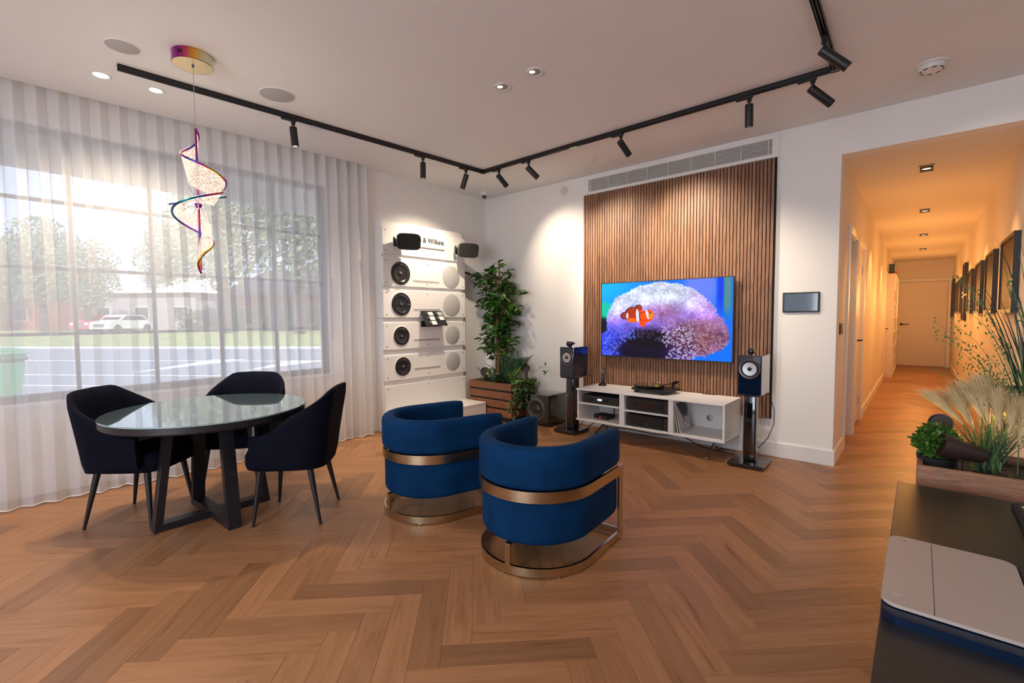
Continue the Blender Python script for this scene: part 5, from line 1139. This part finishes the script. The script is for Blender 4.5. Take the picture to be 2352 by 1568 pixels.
def plume_plant(loc,pl,label,seed):
    rd=random.Random(seed); t=thing('pampas_grass',label,'plant',loc)
    for (dx,dz,lx,lz) in pl:
        p0=Vector((dx*.35,rd.uniform(-.02,.02),0)); p1=Vector((dx,rd.uniform(-.02,.02),dz)); ax=Vector((lx,0,lz)); vs=[];fs=[]
        s=B().tube([p0,p0.lerp(p1,.5)+Vector((0,0,.01)),p1],.0018,5).done('stem',M['grassb'],t)
        for k in range(2400):
            q=rd.random()**.8; a=rd.uniform(0,2*PI); c=p1+ax*q; wd=(.006+.040*q**1.3)*rd.random(); n=Vector((math.cos(a),math.sin(a),0)); c=c+n*wd*.5; e=c+n*wd*1.1+ax.normalized()*(.03+.04*rd.random())+Vector((rd.gauss(0,.004),rd.gauss(0,.004),0)); w_=ax.normalized().cross(n)*.0011
            i=len(vs); vs+=[c-w_,c+w_,e]; fs.append((i,i+1,i+2))
        me=bpy.data.meshes.new('plume'); me.from_pydata(vs,[],fs); link('plume',me,M['plume'],t)
plume_plant((.19,2.50,RZt),[(-.05,.175,-.075,.085),(-.02,.16,-.05,.11),(.02,.19,-.03,.12),(.045,.17,-.01,.12),(.07,.145,.01,.12),(.03,.23,-.025,.10),(.095,.155,.02,.11),(.0,.21,-.04,.09)],'fluffy cream pampas plumes in the right planter behind the brown spotlight',3)
plume_plant((.285,2.46,RZt),[(.0,.13,.02,.12)],'single cream pampas plume before the tall reeds in the right planter',6)
# boxwood ball
rd=random.Random(12); t=thing('boxwood_plant','bright green round boxwood plant at the left corner of the right planter','plant',(.065,2.47,RZt))
B().lathe([(0,-.02),(.05,-.02),(.06,.04),(.062,.045),(0,.04)],n=24).done('pot',M['blackmatte'],t,smooth=True,ang=40)
bl=leafmesh('leaf',.021,.013,mat('boxwood_leaf',(.075,.18,.022),.4,vary=.4,scale=20,col2=(.03,.12,.01))); its=[]
for k in range(1500):
    v=Vector((rd.gauss(0,1),rd.gauss(0,1),rd.gauss(0,1))).normalized(); rr=.064*rd.uniform(.5,1.06); its.append((Vector((v.x*rr,v.y*rr,.098+v.z*rr)),v*.6+Vector((rd.gauss(0,.8),rd.gauss(0,.8),rd.gauss(0,.8))),rd.uniform(.7,1.2)))
scatter('leaves',its,bl,t,bl.materials[0])
sp_=garden_spot('garden_speaker','large brown cylindrical garden spotlight body lying over the front rail of the right planter',(.130,2.41,RZt+.092),(-.93,-.30,.24),.045,.125,0,stake=.09,cat='garden light')
garden_spot('garden_speaker','round brown garden speaker behind the boxwood in the right planter',(.085,2.62,RZt+.15),(-.25,-1,.1),.040,.08,0,stake=.14,cat='garden speaker')
garden_spot('garden_spotlight','small brown spotlight high among the reeds glowing yellow onto the plumes',(.262,2.60,RZt+.31),(-.9,-.1,-.1),.02,.085,0,stake=.25)
light('plume_beam','SPOT',(.27,2.53,RZt+.27),(.20,2.50,RZt+.12),5,(1,.72,.25),.01,ang=90,blend=.8)
light('plume_beam','SPOT',(.16,2.58,RZt+.05),(.17,2.50,RZt+.3),3,(1,.8,.25),.01,ang=90,blend=.8)
# ---------------------------------------------------------------- dark cabinet with the grey lidded device
t=thing('dark_cabinet','dark brown matt cabinet top filling the lower right corner','cabinet',(0,0,0))
B().bb(-.044,1.3,.15,2.205,.672,.700,.002,1).done('top',M['charcoal'],t); B().bb(-.040,1.29,.16,2.195,.0,.671).done('body',M['charcoal'],t)
t=thing('flat_device','warm grey flat device with a rounded lid and blue front edge on the dark cabinet','device',(0,0,.70))
def rr(x0,x1,y0,y1,r,n=8):
    P=[]
    for cx_,cy_,a0 in ((x1-r,y1-r,0),(x0+r,y1-r,PI/2),(x0+r,y0+r,PI),(x1-r,y0+r,1.5*PI)):
        for i in range(n+1): a=a0+i*PI/2/n; P.append((cx_+r*math.cos(a),cy_+r*math.sin(a)))
    return P
B().prism(rr(-.043,.62,1.165,1.575,.03),.0,.020).done('base',M['bluemetal'],t)
B().prism(rr(-.044,.185,1.195,1.578,.03),.022,.029).done('lid',M['grey'],t)
B().bb(.0385,.0395,1.197,1.576,.0288,.0293).done('seam',M['ink'],t)
B().prism(rr(.19,.62,1.195,1.578,.03),.020,.026).done('side_lid',M['charcoal'],t)
B().box((-.02,1.24,.0293),(.016,.004,.0006),RZ(.2)).done('printed_mark',M['greygrille'],t)
B().cyl((-.012,1.55,.029),(-.012,1.55,.0294),.002,n=8).done('indicator',M['ink'],t)
t=thing('framed_sign','black framed small sign lying flat on the dark cabinet at the right edge','sign',(.237,2.08,.70),rz=0)
B().bb(0,.22,-.30,.06,.001,.012,.001,1).done('frame',M['ink'],t); B().bb(.012,.208,-.288,.048,.012,.0125).done('glass',M['charcoal'],t)
for k in range(5): B().bb(.02+k*.012,.028+k*.012,.018,.040,.0126,.013).done('printed_mark',M['labelw'],t)
